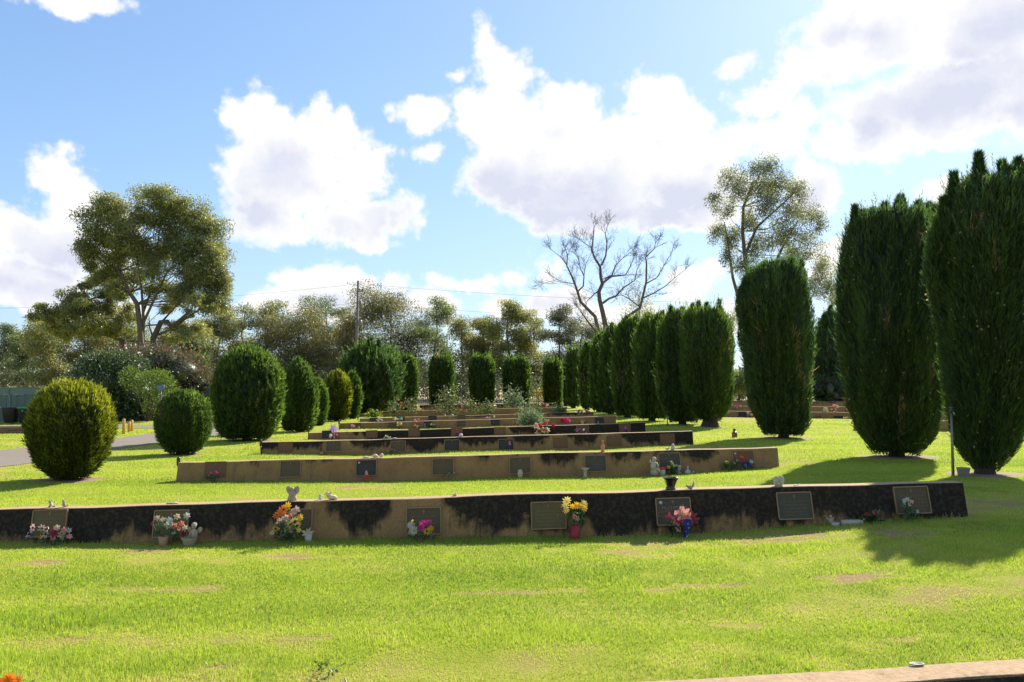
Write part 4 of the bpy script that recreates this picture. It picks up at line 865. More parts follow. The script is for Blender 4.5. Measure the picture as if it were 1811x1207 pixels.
AT = [('blue green pine at the far left edge behind the green fence', 12, 570, 30, 88, 'green', 3200, 'pine_tree', 10), ('second blue green pine beside the far left one', 47, 582, 24, 84, 'green', 2600, 'pine_tree', 9), ('olive gum with thin crown above the green fence', 88, 556, 36, 72, 'olive', 3800, 'gum_tree', 9),
      ('brown olive gum filling the space left of the red tipped shrub', 150, 548, 40, 76, 'brown', 4200, 'gum_tree', 9), ('short olive gum behind the red tipped shrub', 212, 540, 40, 80, 'olive', 3600, 'gum_tree', 8), ('short bronze gum behind the right side of the shrubs', 318, 572, 40, 78, 'brown', 3200, 'gum_tree', 7),
      ('yellow olive gum right of the largest gum tree', 388, 552, 38, 80, 'olive', 4400, 'gum_tree', 9), ('thin see-through gum above the large egg shaped bush', 432, 540, 28, 84, 'olive', 1500, 'gum_tree', 7), ('slim grey olive gum left of the bronze one', 476, 530, 30, 82, 'olive', 2600, 'gum_tree', 8),
      ('wide bronze coloured gum over the middle of the left bush row', 530, 545, 48, 80, 'brown', 6000, 'gum_tree', 11), ('dark green gum with a tuft on top left of the power pole', 578, 527, 34, 90, 'green', 4200, 'gum_tree', 10), ('yellow bronze gum just left of the power pole', 612, 560, 36, 84, 'brown', 4400, 'gum_tree', 9),
      ('tall sparse brown gum just right of the power pole', 690, 508, 52, 84, 'brown', 5600, 'gum_tree', 13), ('green gum with a high side tuft right of the tall brown gum', 772, 530, 30, 88, 'green', 3800, 'gum_tree', 10), ('slim olive gum behind the middle clipped conifer', 818, 556, 24, 86, 'olive', 2400, 'gum_tree', 8),
      ('bronze olive gum left of the round topped gum', 852, 558, 28, 84, 'brown', 3200, 'gum_tree', 8), ('gum with a round mop top in the middle distance', 900, 531, 30, 80, 'olive', 4400, 'gum_tree', 9), ('olive gum right of the round mop topped gum', 944, 560, 28, 84, 'olive', 2800, 'gum_tree', 8),
      ('grey green pine left of the dead tree', 988, 543, 26, 80, 'grey', 2400, 'pine_tree', 10), ('grey green gum behind the foot of the dead tree', 1030, 568, 30, 84, 'grey', 2800, 'gum_tree', 8), ('bare looking brown tree tangled behind the dead tree', 1130, 505, 34, 92, 'brown', 900, 'gum_tree', 9),
      ('faint sparse tree above the dense conifer row', 1185, 545, 26, 100, 'grey', 700, 'gum_tree', 7), ('low pale green bush tree right of the dense conifer row', 1310, 652, 20, 70, 'olive', 1600, 'bush_tree', 5)]
for k, (lab, cx, top, hw, Y, mt, n, nm, nb) in enumerate(AT):
    auto(lab, cx, top, hw, Y, mt, n, 40 + k, nb=nb, name=nm, bm=bark_d if mt in ('green', 'grey') else None, bot=695 if cx > 1250 else (705 if k % 3 else 680))

# dead tree
dead = paint('dead_wood', (.125, .094, .078), .85, .3, 5, bump=.4)
def dead_tree():
    Y = 74; C = lambda l: cs(l, 4.643, 940, 360); g = random.Random(5)
    base = onground(1066, Y); root = thing('dead_tree', 'bare dead tree with pale spreading limbs above the conifer row', 'tree', base)
    LM = [([(590, 1640), (600, 1250), (612, 1010), (585, 880), (565, 790), (560, 720), (590, 650), (576, 600), (572, 510), (530, 440), (505, 370), (515, 300), (525, 170)], .34),
          ([(590, 650), (660, 600), (770, 590), (800, 540), (830, 460)], .13), ([(575, 510), (610, 430), (620, 330), (605, 250), (625, 180)], .12), ([(600, 620), (660, 590), (690, 510), (740, 460), (830, 390)], .10),
          ([(592, 1300), (560, 1090), (520, 930), (450, 860), (400, 810), (375, 730), (350, 660), (320, 590), (285, 520), (290, 440), (270, 380)], .24), ([(285, 500), (240, 440), (170, 380)], .06),
          ([(375, 730), (425, 680), (430, 600), (400, 540), (385, 470), (360, 400)], .10), ([(430, 600), (445, 500), (490, 410)], .05), ([(350, 660), (280, 650), (210, 625), (110, 655)], .05), ([(545, 1070), (470, 980), (420, 910), (385, 865)], .15),
          ([(555, 720), (520, 740), (450, 810), (445, 860)], .10), ([(585, 820), (640, 780), (690, 765), (760, 690), (850, 630), (870, 540), (910, 470)], .14), ([(600, 1180), (760, 950), (890, 860), (905, 800), (940, 650), (940, 500), (930, 450), (1000, 380), (1005, 340)], .20),
          ([(910, 780), (1000, 740), (1100, 680), (1180, 610), (1270, 540)], .09), ([(940, 660), (1030, 610), (1080, 520), (1150, 400)], .08), ([(890, 850), (810, 790), (740, 750), (715, 755)], .08), ([(505, 370), (440, 330), (390, 300)], .05)]
    tr, tw = MB(), MB(); ends = []
    for k, (l, r0) in enumerate(LM):
        pts = [P(x, y, Y) - base for x, y in C(l)]; yo = 0; dr = g.uniform(-.25, .25)
        q = []
        for i, p in enumerate(pts): q.append(p + Vector((0, yo, 0))); yo += dr + g.uniform(-.15, .15) if i > 0 else 0
        n = len(q); rad = [max(.02, .8 * r0 * (1 - .85 * i / (n - 1))) for i in range(n)]
        (tr if k == 0 else tw).tube(q, rad, 7, dead)
        for i in range(max(1, n // 3), n): ends.append((q[i], (q[i] - q[i - 1]).normalized(), i == n - 1, r0))
    def twig(p, d, L, r, lv):
        pts = [p]; dd = d.copy()
        for s in range(3):
            dd = (dd + Vector((g.gauss(0, .22), g.gauss(0, .22), g.gauss(.06, .16)))).normalized(); pts.append(pts[-1] + dd * L / 3)
        tw.tube(pts, [r, r * .8, r * .6, r * .35], 3, dead, cap=False)
        if lv > 0:
            for q in pts[1:]:
                for _ in range(2):
                    if g.random() < .85:
                        e = (dd + Vector((g.gauss(0, .75), g.gauss(0, .6), g.gauss(.15, .55)))).normalized(); twig(q, e, L * g.uniform(.45, .75), r * .65, lv - 1)
    for p, d, last, r0 in ends:
        for _ in range(4 if last else 2):
            e = (d + Vector((g.gauss(0, .45), g.gauss(0, .4), g.gauss(.15, .35)))).normalized(); twig(p, e, g.uniform(.8, 1.35) * (.7 if last else 1), .019, 2)
    tr.build('trunk', root); tw.build('limbs', root)
dead_tree()

# ------------------------------------------------------------------ shrubs
def shrub(label, cat, name, parts, Y, group=None, seed=0, px=None, core=True):
    """parts: (child name, material, blobs px, n leaves, L, W, tint bias)"""
    g = np.random.default_rng(900 + seed); cx = px or parts[0][2][0][0]
    base = onground(cx, Y); root = thing(name, label, cat, base, group)
    mb = MB()
    for pn, m, blobs, n, L, W, tb in parts:
        area = sum(b[2] * b[3] for b in blobs); Vs, Fs, Ts, bb = [], [], [], 0
        for bx, by, rx, ry in blobs:
            c = np.array(P(bx, by, Y) - base); rxm, rym = rx / F * Y, ry / F * Y; k = max(6, int(n * rx * ry / area))
            c[1] += g.uniform(-.25, .25) * rxm
            s = unit(g.normal(size=(k, 3))); rad = g.uniform(.55, 1.06, k)[:, None]; p = c + s * rad * np.array([rxm, rxm, rym])
            p[:, 2] = np.maximum(p[:, 2], .05)
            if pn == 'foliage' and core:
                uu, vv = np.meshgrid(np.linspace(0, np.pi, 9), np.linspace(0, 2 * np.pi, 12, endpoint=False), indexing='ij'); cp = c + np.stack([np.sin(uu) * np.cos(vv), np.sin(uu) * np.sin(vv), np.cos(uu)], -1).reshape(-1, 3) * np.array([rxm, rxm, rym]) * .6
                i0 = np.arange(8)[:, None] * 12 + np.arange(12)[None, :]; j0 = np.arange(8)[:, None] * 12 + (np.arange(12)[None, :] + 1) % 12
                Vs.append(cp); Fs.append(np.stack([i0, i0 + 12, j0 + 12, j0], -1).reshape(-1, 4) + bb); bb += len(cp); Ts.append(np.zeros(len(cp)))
            d = unit(s + g.normal(0, .6, (k, 3)) + np.array([0, 0, .25])); V, Fq = diamonds(p, d, L * g.uniform(.6, 1.4, k), W * g.uniform(.6, 1.4, k), g)
            Vs.append(V); Fs.append(Fq + bb); bb += len(V); Ts.append(np.repeat(np.clip(tb + .35 * g.normal(size=k), 0, 2), 4))
            if pn == 'foliage': mb.tube([(0, 0, -.05), (c[0] * .5, c[1] * .4, c[2] * .5), tuple(c)], [.05, .035, .02], 5, bark_d)
        np_mesh(pn, np.concatenate(Vs), np.concatenate(Fs), m, np.concatenate(Ts), parent=root)
    if mb.v: mb.build('stems', root)
    return root
glossy = leafy('glossy_shrub_leaf', (.022, .04, .014), (.085, .13, .034), .35, 1.3, .05, c2=(.25, .28, .16))
redtip = leafy('red_tip_leaf', (.035, .05, .022), (.10, .095, .042), .4, 1.3, .06, c2=(.34, .09, .05))
lime = leafy('light_green_leaf', (.06, .10, .012), (.19, .26, .028), .42, 1.4, .04, c2=(.26, .30, .05))
glintm = leafy('painted_white_glint', (.3, .3, .24), (.5, .5, .40), .3, 1.0, .02)  # pale faces painted as glints off the glossy leaves
shrub('large red tipped shrub under the largest gum tree', 'shrub', 'red_tipped_shrub', [('foliage', redtip, [(250, 655, 60, 45), (320, 660, 55, 40), (210, 650, 40, 35), (345, 690, 40, 40), (290, 640, 50, 30), (370, 700, 25, 40), (300, 700, 60, 40), (270, 645, 60, 34), (340, 720, 40, 34)], 20000, .15, .06, .7),
       ('leaves', leafy('red_shoot', (.2, .06, .035), (.34, .09, .05), .4, 1.3, .05), [(250, 625, 50, 18), (310, 632, 50, 18), (215, 632, 25, 14), (350, 660, 30, 20)], 650, .14, .045, 1.8)], 46, seed=1, px=280)
shrub('big dark shrub with painted white leaf glints behind the golden bush', 'shrub', 'glossy_shrub', [('foliage', glossy, [(190, 680, 62, 55), (235, 700, 50, 48), (150, 690, 36, 44), (170, 650, 36, 28), (225, 655, 40, 30), (215, 735, 70, 30), (265, 725, 40, 30), (200, 648, 50, 30), (140, 715, 30, 34)], 24000, .14, .06, .6),
       ('painted_glints', glintm, [(190, 672, 64, 52), (150, 680, 38, 44), (225, 655, 42, 30), (240, 690, 48, 40), (165, 650, 36, 26)], 700, .09, .07, .7)], 41, seed=2, px=195)
shrub('light green feathery shrub in front of the big dark glossy shrub', 'shrub', 'feathery_shrub', [('foliage', lime, [(232, 668, 18, 20), (268, 680, 28, 24), (295, 690, 20, 20), (285, 668, 20, 14), (268, 712, 18, 20)], 4200, .14, .035, .4)], 39.6, seed=3, px=262, core=False)
shrub('low bright green shrub right of the feathery one', 'shrub', 'green_shrub', [('foliage', lime, [(355, 640, 16, 20), (360, 700, 14, 40), (350, 665, 16, 20)], 1500, .15, .05, .35)], 50, seed=4, px=355)
shrub('dark hedge shrub under the dark conifer behind the right terraces', 'shrub', 'hedge_shrub', [('foliage', con_mats['dark'], [(1450, 690, 26, 26), (1485, 685, 26, 30), (1505, 700, 20, 24), (1520, 690, 20, 30)], 3000, .22, .06, .5)], 52.5, seed=5, px=1485)
shrub('reddish twiggy shrub in front of the dark hedge at right', 'shrub', 'twiggy_shrub', [('foliage', redtip, [(1470, 690, 12, 22), (1478, 700, 10, 14)], 260, .25, .03, .8)], 51.8, seed=6, px=1471)
shrub('pale leafy bush by the fence right of the dense conifer row', 'shrub', 'leafy_bush', [('foliage', gum_m['olive'], [(1305, 675, 18, 20), (1318, 682, 14, 18), (1296, 690, 10, 14)], 1500, .2, .07, .7)], 60, seed=7, px=1308)
# far wood, reads as one mass
def scrub():
    g = np.random.default_rng(77); Vs, Fs, Ts, bb = [], [], [], 0
    for k in range(360):
        Y = float(g.uniform(68, 120)); px = float(g.uniform(-900, 2700)); x = (px - CX) / F * Y
        h = float(g.uniform(2.2, 7.6)) * (1.0 if px < 940 else .55) * (Y / 95) ** .5; r = float(g.uniform(1.4, 3.2)); n = int(640 if -100 < px < 1900 else 110)
        c = np.array([x, Y, zgf(x, Y) + h * .5]); s = unit(g.normal(size=(n, 3))) * g.uniform(.3, 1, n)[:, None]
        p = c + s * np.array([r, r, h * .55]); p[:, 2] = np.maximum(p[:, 2], zgf(x, Y))
        V, Fq = diamonds(p, unit(g.normal(size=(n, 3)) + np.array([0, 0, .2])), .27 * g.uniform(.5, 1.4, n), .11 * g.uniform(.5, 1.4, n), g)
        Vs.append(V); Fs.append(Fq + bb); bb += len(V); Ts.append(np.repeat(np.clip(.5 + .3 * g.normal() + .3 * g.normal(size=n), 0, 2), 4))
    o = np_mesh('scrub', np.concatenate(Vs), np.concatenate(Fs), leafy('scrub_leaf', (.035, .045, .02), (.10, .115, .05), .45, 1.4, .04, c2=(.2, .18, .08)), np.concatenate(Ts)); tag(o, 'grey green scrub woodland beyond the far fence', 'scrub', kind='stuff')
    Vs, Fs, Ts, bb = [], [], [], 0
    for k in range(300):
        Y = float(g.uniform(220, 420)); px = float(g.uniform(-1200, 3000)); x = (px - CX) / F * Y; h = float(g.uniform(4, 8)); r = float(g.uniform(4, 9)); n = 90
        s = unit(g.normal(size=(n, 3))) * g.uniform(.3, 1, n)[:, None]; p = np.array([x, Y, h * .5]) + s * np.array([r, r, h * .55]); p[:, 2] = np.maximum(p[:, 2], 0)
        V, Fq = diamonds(p, unit(g.normal(size=(n, 3))), 1.5 * g.uniform(.5, 1.4, n), .7 * g.uniform(.5, 1.4, n), g)
        Vs.append(V); Fs.append(Fq + bb); bb += len(V); Ts.append(np.repeat(np.clip(.5 + .3 * g.normal(size=n), 0, 2), 4))
    o = np_mesh('far_wood', np.concatenate(Vs), np.concatenate(Fs), gum_m['grey'], np.concatenate(Ts)); tag(o, 'distant grey green line of woodland on the horizon', 'woodland', kind='stuff')
scrub()
build_grass()
# ------------------------------------------------------------------ small things on and in front of the walls
def petal(name, c, c2=None): return leafy('petal_' + name, tuple(x * .8 for x in c), c, .35, 1.05, .03, c2=c2 or c)
PET = dict(pink=petal('pink', (.72, .30, .30)), pale=petal('pale_pink', (.62, .40, .36)), mag=petal('magenta', (.62, .035, .22)), white=petal('white', (.58, .56, .47)), cream=petal('cream', (.60, .50, .29)), yel=petal('yellow', (.78, .48, .03)), lem=petal('lemon', (.80, .64, .16)),
           org=petal('orange', (.78, .22, .02)), red=petal('red', (.55, .02, .02)), coral=petal('coral', (.80, .26, .17)), wine=petal('wine', (.32, .03, .05)), blue=petal('blue', (.04, .05, .32)), lilac=petal('lilac', (.42, .30, .62)), sky=petal('sky', (.38, .52, .62)), purp=petal('purple', (.13, .05, .22)), peach=petal('peach', (.78, .42, .26)))
ctr_d = paint('flower_centre', (.03, .018, .01), .9); ctr_y = paint('yellow_flower_centre', (.55, .35, .04), .9)
leafm = leafy('bunch_leaf', (.015, .04, .012), (.05, .13, .03), .3, 1.3, .08, c2=(.16, .28, .05))
stone = paint('weathered_stone', (.36, .295, .20), .85, .25, 45, bump=.3); stone_w = paint('pale_stone', (.43, .37, .28), .8, .15, 45); stone_g = paint('grey_figure_stone', (.30, .29, .27), .85, .25, 45)
terra = paint('terracotta', (.40, .22, .12), .85, .2, 25); redv = paint('red_vase_paint', (.27, .012, .02), .5, .15, 20); blk = paint('black_urn_glaze', (.012, .012, .013), .28, .3, 20); crm = paint('cream_vase', (.48, .41, .26), .6, .12, 25)
stemm = paint('green_stem', (.06, .11, .03), .8); pinkm = paint('pink_ornament', (.70, .38, .30), .7); whm = paint('white_ornament', (.44, .40, .33), .6, .08, 30); skm = paint('pale_blue_ornament', (.45, .56, .64), .6, .1, 30)
brn = paint('brown_bottle_glass', (.20, .085, .03), .35, .2, 20); dkb = paint('dark_bottle_neck', (.03, .025, .02), .4); orgm = paint('orange_bottle', (.50, .20, .07), .4, .15, 20); bluem = paint('flag_blue', (.02, .025, .22), .8, .1, 30); redm = paint('flag_red', (.55, .03, .04), .8, .1, 30); mauv = paint('mauve_ball', (.55, .38, .60), .5)
XF = {}
def bunch(label, base, Y, blooms, leafn=30, leafL=.07, leafW=.022, name='flower_bunch', group='artificial flowers along the walls', spread=None, seed=0, stems=True, pot=None):
    """blooms: (px, py, radius px, petal, [centre, petals, layers])"""
    g = random.Random(seed + int(base.x * 50)); random.seed(seed + 3)
    root = thing(name, label, 'flowers', base, group); lm = MB()
    for b in blooms:
        px, py, rp, k = b[:4]; mc = b[4] if len(b) > 4 else None; pt = b[5] if len(b) > 5 else 7; ly = b[6] if len(b) > 6 else 1
        yy = Y + g.uniform(-.05, .03); c = P(px, py, yy) - base; c.z = max(c.z, .02); r = rp / F * Y
        nrm = Vector((g.uniform(-.5, .5) + c.x * 1.5, -1 + g.uniform(-.2, .3), .35 + g.uniform(-.3, .5)))
        m = MB(); m.bloom(c, nrm, r, PET[k], mc, pt, g.uniform(.25, .5), ly, 1.15); o = m.build('bloom', root, smooth=False)
        t = np.random.default_rng(int(px * 7 + py)).uniform(.4, 1.3, len(o.data.vertices)).astype(np.float32); o.data.attributes.new('tint', 'FLOAT', 'POINT').data.foreach_set('value', t)
        if stems: lm.tube([(c.x * .3, 0, .0), (c.x * .7, c.y * .5, c.z * .5), tuple(c - nrm.normalized() * .01)], .003, 3, stemm, cap=False)
        for _ in range(max(1, leafn // max(1, len(blooms)))):
            p = Vector((c.x * g.uniform(.4, 1.1), c.y * .6 + .01, c.z * g.uniform(.2, .95))) + Vector((g.gauss(0, r * .8), g.gauss(0, .02), g.gauss(0, r * .5))); p.z = max(p.z, .01)
            d = Vector((g.gauss(0, .7), g.gauss(-.3, .5), g.gauss(.3, .6))); lm.leaf(p, d, d.cross(Vector((g.gauss(0, 1), g.gauss(0, 1), .3))), leafL * g.uniform(.6, 1.3), leafW * g.uniform(.7, 1.4), leafm)
    if lm.v:
        o = lm.build('leaves', root, smooth=False); n = len(o.data.vertices)
        o.data.attributes.new('tint', 'FLOAT', 'POINT').data.foreach_set('value', np.random.default_rng(n).uniform(0, 1.2, n).astype(np.float32))
    if pot:
        m = MB(); kind, ppx, y0, y1, r0, r1, pm = pot; h = (y1 - y0) / F * Y; cx0 = (ppx - CX) / F * Y - base.x
        m.lathe([(r0 * .9, -.02), (r0, 0), (r1, h), (r1 * .86, h), (r0 * .75, h * .25)], 16, (cx0, 0, 0), pm, cap=True); m.build(kind, root)
    return root
def far_bunch(label, i, px, py, wp, hp, cols, seed=0, n=None, off=.1, base=None, leafn=26, r=None):
    g = random.Random(seed + px); base = base or at_foot(i, px, off); Y = base.y; n = n or max(3, int(wp / 4)); bl = []
    for k in range(n): bl.append((px + g.uniform(-.5, .5) * wp, py + g.uniform(-.5, .5) * hp, (r or g.uniform(.16, .26) * max(6, min(wp, hp + 4))), cols[k % len(cols)], None, 6, 2))
    return bunch(label, base, Y, bl, leafn=leafn, leafL=.09, leafW=.035, seed=seed)
def fig(label, cat, name, base, parts, group=None, rz=0):
    root = thing(name, label, cat, base, group, rz)
    for pn, fn in parts: m = MB(); fn(m); m.build(pn, root)
    return root

# ---- nearest black wall, foot
b = at_foot(1, 88, .13); Y = b.y
bunch('pale pink, cream and wine coloured flowers at the left end of the nearest wall', b, Y, [(60, 934, 8.5, 'pale', ctr_d, 7), (75, 935, 7, 'pale', ctr_d, 7), (54, 946, 10, 'pale', ctr_d, 7), (82, 945, 8.5, 'pale', ctr_d, 7), (97, 942, 9, 'wine', None, 7, 3), (101, 934, 6.5, 'cream', None, 6, 2), (113, 938, 6, 'pink', None, 6, 2), (109, 946, 6.5, 'cream', None, 7, 2), (122, 939, 5, 'white', None, 6, 2), (123, 949, 5.5, 'pink', None, 6, 2), (94, 951, 5, 'pink', None, 6, 2), (72, 950, 4, 'yel', None, 6, 1), (110, 953, 4, 'cream', None, 6, 2)], leafn=40, seed=1)
b = at_foot(1, 296, .14); Y = b.y
bunch('white and coral flowers in a clay pot beside the stone cherub', b, Y, [(278, 917, 6, 'cream', None, 6, 2), (288, 920, 6, 'cream', None, 6, 2), (300, 921, 7, 'white', None, 7, 2), (296, 929, 7, 'white', None, 7, 2), (304, 927, 5, 'white', None, 6, 2), (313, 914, 6, 'cream', None, 6, 2), (330, 913, 6.5, 'white', None, 6, 2), (309, 931, 6.5, 'coral', None, 6, 2), (321, 926, 6, 'coral', None, 6, 2), (316, 936, 5, 'coral', None, 6, 2), (307, 942, 4, 'white', None, 6, 1), (270, 926, 4, 'wine', None, 6, 1)], leafn=70, seed=2, pot=('clay_pot', 296, 940, 956, .045, .062, terra))
b = at_foot(1, 512, .15); Y = b.y
bunch('big mixed bouquet of orange, pink and yellow sunflowers leaning on the wall', b, Y, [(510, 897, 9, 'yel', None, 9, 2), (502, 902, 8, 'org', ctr_d, 9, 1), (498, 908, 10, 'org', None, 9, 2), (490, 913, 8, 'org', None, 9, 2), (524, 903, 8, 'pale', None, 6, 2), (517, 908, 7, 'pale', None, 6, 2), (513, 913, 6, 'coral', None, 6, 2), (505, 916, 7, 'pale', None, 6, 2), (495, 922, 7, 'pale', None, 6, 2), (521, 924, 9.5, 'lem', ctr_d, 10, 2), (514, 929, 9.5, 'lem', ctr_d, 10, 2), (527, 931, 8, 'lem', ctr_d, 10, 2), (530, 916, 7, 'yel', None, 9, 2), (508, 935, 7, 'lem', ctr_d, 9, 1), (488, 936, 7, 'yel', ctr_d, 8, 1), (515, 940, 6, 'pale', None, 6, 2), (524, 947, 6, 'yel', None, 8, 2), (482, 943, 6, 'cream', None, 7, 1), (528, 938, 5, 'lem', None, 8, 1)], leafn=110, leafL=.09, seed=3)
b = at_foot(1, 546, .12); Y = b.y
fig('white star flower ornament in a small pale pot right of the sunflower bouquet', 'ornament', 'star_ornament', b, [
    ('pot', lambda m: m.lathe([(.03, -.01), (.034, 0), (.046, .1), (.038, .1)], 12, (0, 0, 0), whm)),
    ('star', lambda m: [m.leaf((0, -.02, .11), (math.cos(a), -.3, math.sin(a)), (-math.sin(a), 0, math.cos(a)), l, .03, whm) for a, l in ((.3, .09), (1.1, .08), (1.7, .06), (2.7, .10), (3.5, .07), (5.2, .05))])], 'garden ornaments')
b = at_foot(1, 745, .13); Y = b.y
bunch('white, magenta and golden flower bunch in front of the small cross plaque', b, Y, [(727, 930, 8.5, 'white', None, 10, 2), (733, 938, 8.5, 'white', ctr_y, 10, 2), (727, 941, 7, 'white', ctr_y, 9, 2), (749, 927, 8.5, 'mag', None, 9, 3), (758, 926, 7, 'mag', None, 9, 3), (744, 934, 7, 'mag', None, 8, 2), (762, 936, 7, 'yel', None, 9, 2), (755, 941, 7.5, 'yel', ctr_d, 9, 2), (764, 944, 5, 'yel', None, 8, 1), (730, 922, 3, 'yel', None, 5, 1)], leafn=46, seed=4)
b = at_foot(1, 1016, .13); Y = b.y
bunch('yellow flowers arching from a tall red vase right of the bare bronze plaque', b, Y, [(1003, 886, 8, 'lem', None, 9, 2), (1001, 895, 8, 'lem', None, 9, 2), (1001, 902, 7, 'lem', None, 9, 2), (1019, 894, 7, 'yel', None, 9, 2), (1012, 896, 5, 'yel', None, 8, 2), (1032, 892, 8, 'lem', None, 9, 2), (1033, 899, 6, 'yel', None, 8, 2), (1026, 896, 6, 'yel', None, 8, 2), (1016, 915, 5, 'coral', None, 6, 2), (1021, 917, 5, 'white', None, 6, 1)], leafn=34, seed=5, pot=('vase', 1016, 920, 944, .05, .058, redv))
b = at_foot(1, 1203, .15); Y = b.y
rb = bunch('pink lily bouquet with rust red leaves and a folded flag under the black urn', b, Y, [(1207, 910, 15, 'pink', ctr_y, 6, 1), (1196, 918, 14, 'pink', None, 6, 1), (1212, 916, 12, 'coral', None, 6, 1), (1203, 905, 9, 'pale', None, 6, 1), (1200, 920, 7, 'red', None, 6, 2), (1214, 914, 6, 'peach', None, 5, 1), (1199, 936, 6, 'pink', None, 5, 2), (1192, 925, 7, 'pink', None, 5, 1), (1183, 915, 8, 'wine', None, 5, 1), (1224, 913, 9, 'wine', None, 5, 1), (1228, 920, 9, 'wine', None, 5, 1), (1220, 927, 7, 'red', None, 5, 1)], leafn=60, leafL=.08, seed=6)
def flag_cloth(m, w, h, blue, red, white, n=9):
    vs = []; fs = []
    for j in range(n + 1):
        for i in range(5):
            t = j / n; x = (i / 4 - .5) * w * (.45 + .55 * (1 - t)) ; y = -.012 - .02 * math.sin(i * 1.9 + t * 3); vs.append((x + .01 * math.sin(t * 5), y, h * (1 - t) + .01))
    for j in range(n):
        for i in range(4): a = j * 5 + i; fs.append((a, a + 1, a + 6, a + 5))
    m.add(vs, [f for k, f in enumerate(fs)], blue)
m = MB(); flag_cloth(m, .085, .2, bluem, redm, whm)
for sx, sz, r in ((.0, .03, .012), (.02, .12, .009), (-.012, .08, .007), (.012, .165, .010)): m.bloom((sx, -.045, sz), (0, -1, .1), r, whm, None, 7, .1)
o = m.build('flag', rb, smooth=True); o.location = ((1211 - CX) / F * (Y - .1) - b.x, -.08, 0)
cher = lambda k, mt: [('body', lambda m: (m.tube([(0, 0, .1 * k), (.004 * k, 0, .16 * k), (0, 0, .23 * k), (0, 0, .255 * k)], [.05 * k, .048 * k, .036 * k, .018 * k], 10, mt), m.tube([(-.035 * k, 0, .22 * k), (-.06 * k, -.03 * k, .16 * k), (-.05 * k, -.05 * k, .1 * k)], [.016 * k, .014 * k, .011 * k], 6, mt), m.tube([(.035 * k, 0, .22 * k), (.055 * k, -.04 * k, .17 * k), (.03 * k, -.06 * k, .12 * k)], [.016 * k, .014 * k, .011 * k], 6, mt),
      m.ell((0, -.005 * k, .29 * k), (.04 * k, .042 * k, .046 * k), mt, 12, 8), m.ell((0, -.046 * k, .286 * k), (.008 * k, .01 * k, .008 * k), mt, 6, 4), m.ell((0, .008 * k, .305 * k), (.043 * k, .04 * k, .038 * k), mt, 9, 6))),
      ('wing', lambda m: m.ell((.075 * k, .03 * k, .22 * k), (.038 * k, .012 * k, .055 * k), mt, 10, 6, Matrix.Rotation(.5, 3, 'Y'))), ('wing', lambda m: m.ell((-.075 * k, .03 * k, .22 * k), (.038 * k, .012 * k, .055 * k), mt, 10, 6, Matrix.Rotation(-.5, 3, 'Y')))]
fig('weathered stone cherub sitting on a round bowl beside the clay pot', 'figurine', 'stone_cherub', at_foot(1, 344, .14), cher(.72, stone) + [('bowl', lambda m: m.lathe([(.045, -.02), (.05, .0), (.085, .085), (.092, .095), (.078, .09), (.05, .06)], 16, (-.03, -.05, 0), stone)), ('rose', lambda m: m.bloom((-.105, -.02, .12), (-.2, -1, .3), .045, PET['wine'], None, 6, .5, 3)), ('pale_rose', lambda m: m.bloom((-.085, -.02, .185), (-.2, -1, .3), .04, PET['cream'], None, 6, .5, 2))], 'garden ornaments')
fig('tiny pale angel beside a small white bowl on the grass near the right end', 'figurine', 'angel_figurine', at_foot(1, 1468, .1), cher(.36, stone) + [('bowl', lambda m: m.lathe([(.028, -.01), (.034, 0), (.05, .045), (.044, .045), (.03, .02)], 12, (.04, -.02, 0), whm))], 'garden ornaments')
def tray(m):
    m.box((0, 0, .022), (.24, .07, .06), stone_w, taper=.94); m.box((0, -.0, .051), (.2, .045, .008), stone_g); m.leaf((-.12, 0, .045), (-.3, 0, .5), (0, 1, 0), .05, .06, stone_w); m.leaf((.12, 0, .045), (.5, 0, .4), (0, 1, 0), .06, .06, stone_w)
fig('low pale trough standing right of the tiny angel', 'planter', 'pale_trough', at_foot(1, 1505, .1), [('trough', tray)])
far_bunch('dark leafy red flowers beside the pale trough', 1, 1540, 912, 26, 14, ['wine', 'red', 'pink'], 7, n=5, leafn=50)
bunch('small white and cream posy before the rightmost plaque of the nearest wall', at_foot(1, 1606, .12), at_foot(1, 1606, .12).y, [(1598, 886, 5, 'white', None, 6, 2), (1604, 884, 5, 'white', None, 6, 2), (1612, 888, 4.5, 'peach', None, 6, 2), (1608, 893, 4, 'cream', None, 6, 1), (1622, 905, 4, 'white', None, 6, 1), (1600, 893, 3.5, 'white', None, 6, 1)], leafn=80, leafL=.06, seed=8)
# ---- nearest black wall, top
def animal(m, mt, k=1.0):
    m.ell((0, 0, .035 * k), (.022 * k, .03 * k, .036 * k), mt, 10, 7); m.ell((-.005 * k, -.008 * k, .078 * k), (.02 * k, .022 * k, .02 * k), mt, 10, 7); m.ell((-.012 * k, -.026 * k, .073 * k), (.01 * k, .014 * k, .009 * k), mt, 7, 5)
    m.ell((-.017 * k, 0, .096 * k), (.007 * k, .005 * k, .012 * k), mt, 6, 4); m.ell((.012 * k, 0, .096 * k), (.007 * k, .005 * k, .012 * k), mt, 6, 4); m.tube([(.02 * k, .01 * k, .012 * k), (.05 * k, .01 * k, .012 * k), (.055 * k, .0, .035 * k)], [.009 * k, .008 * k, .004 * k], 6, mt)
    m.ell((-.014 * k, -.026 * k, .012 * k), (.009 * k, .014 * k, .012 * k), mt, 6, 4); m.ell((.012 * k, -.026 * k, .012 * k), (.009 * k, .014 * k, .012 * k), mt, 6, 4)
fig('small pale sitting dog figurine, left one of two at the left wall top', 'figurine', 'dog_figurine', on_top(1, 90), [('body', lambda m: animal(m, stone_w, .85))], 'garden ornaments')
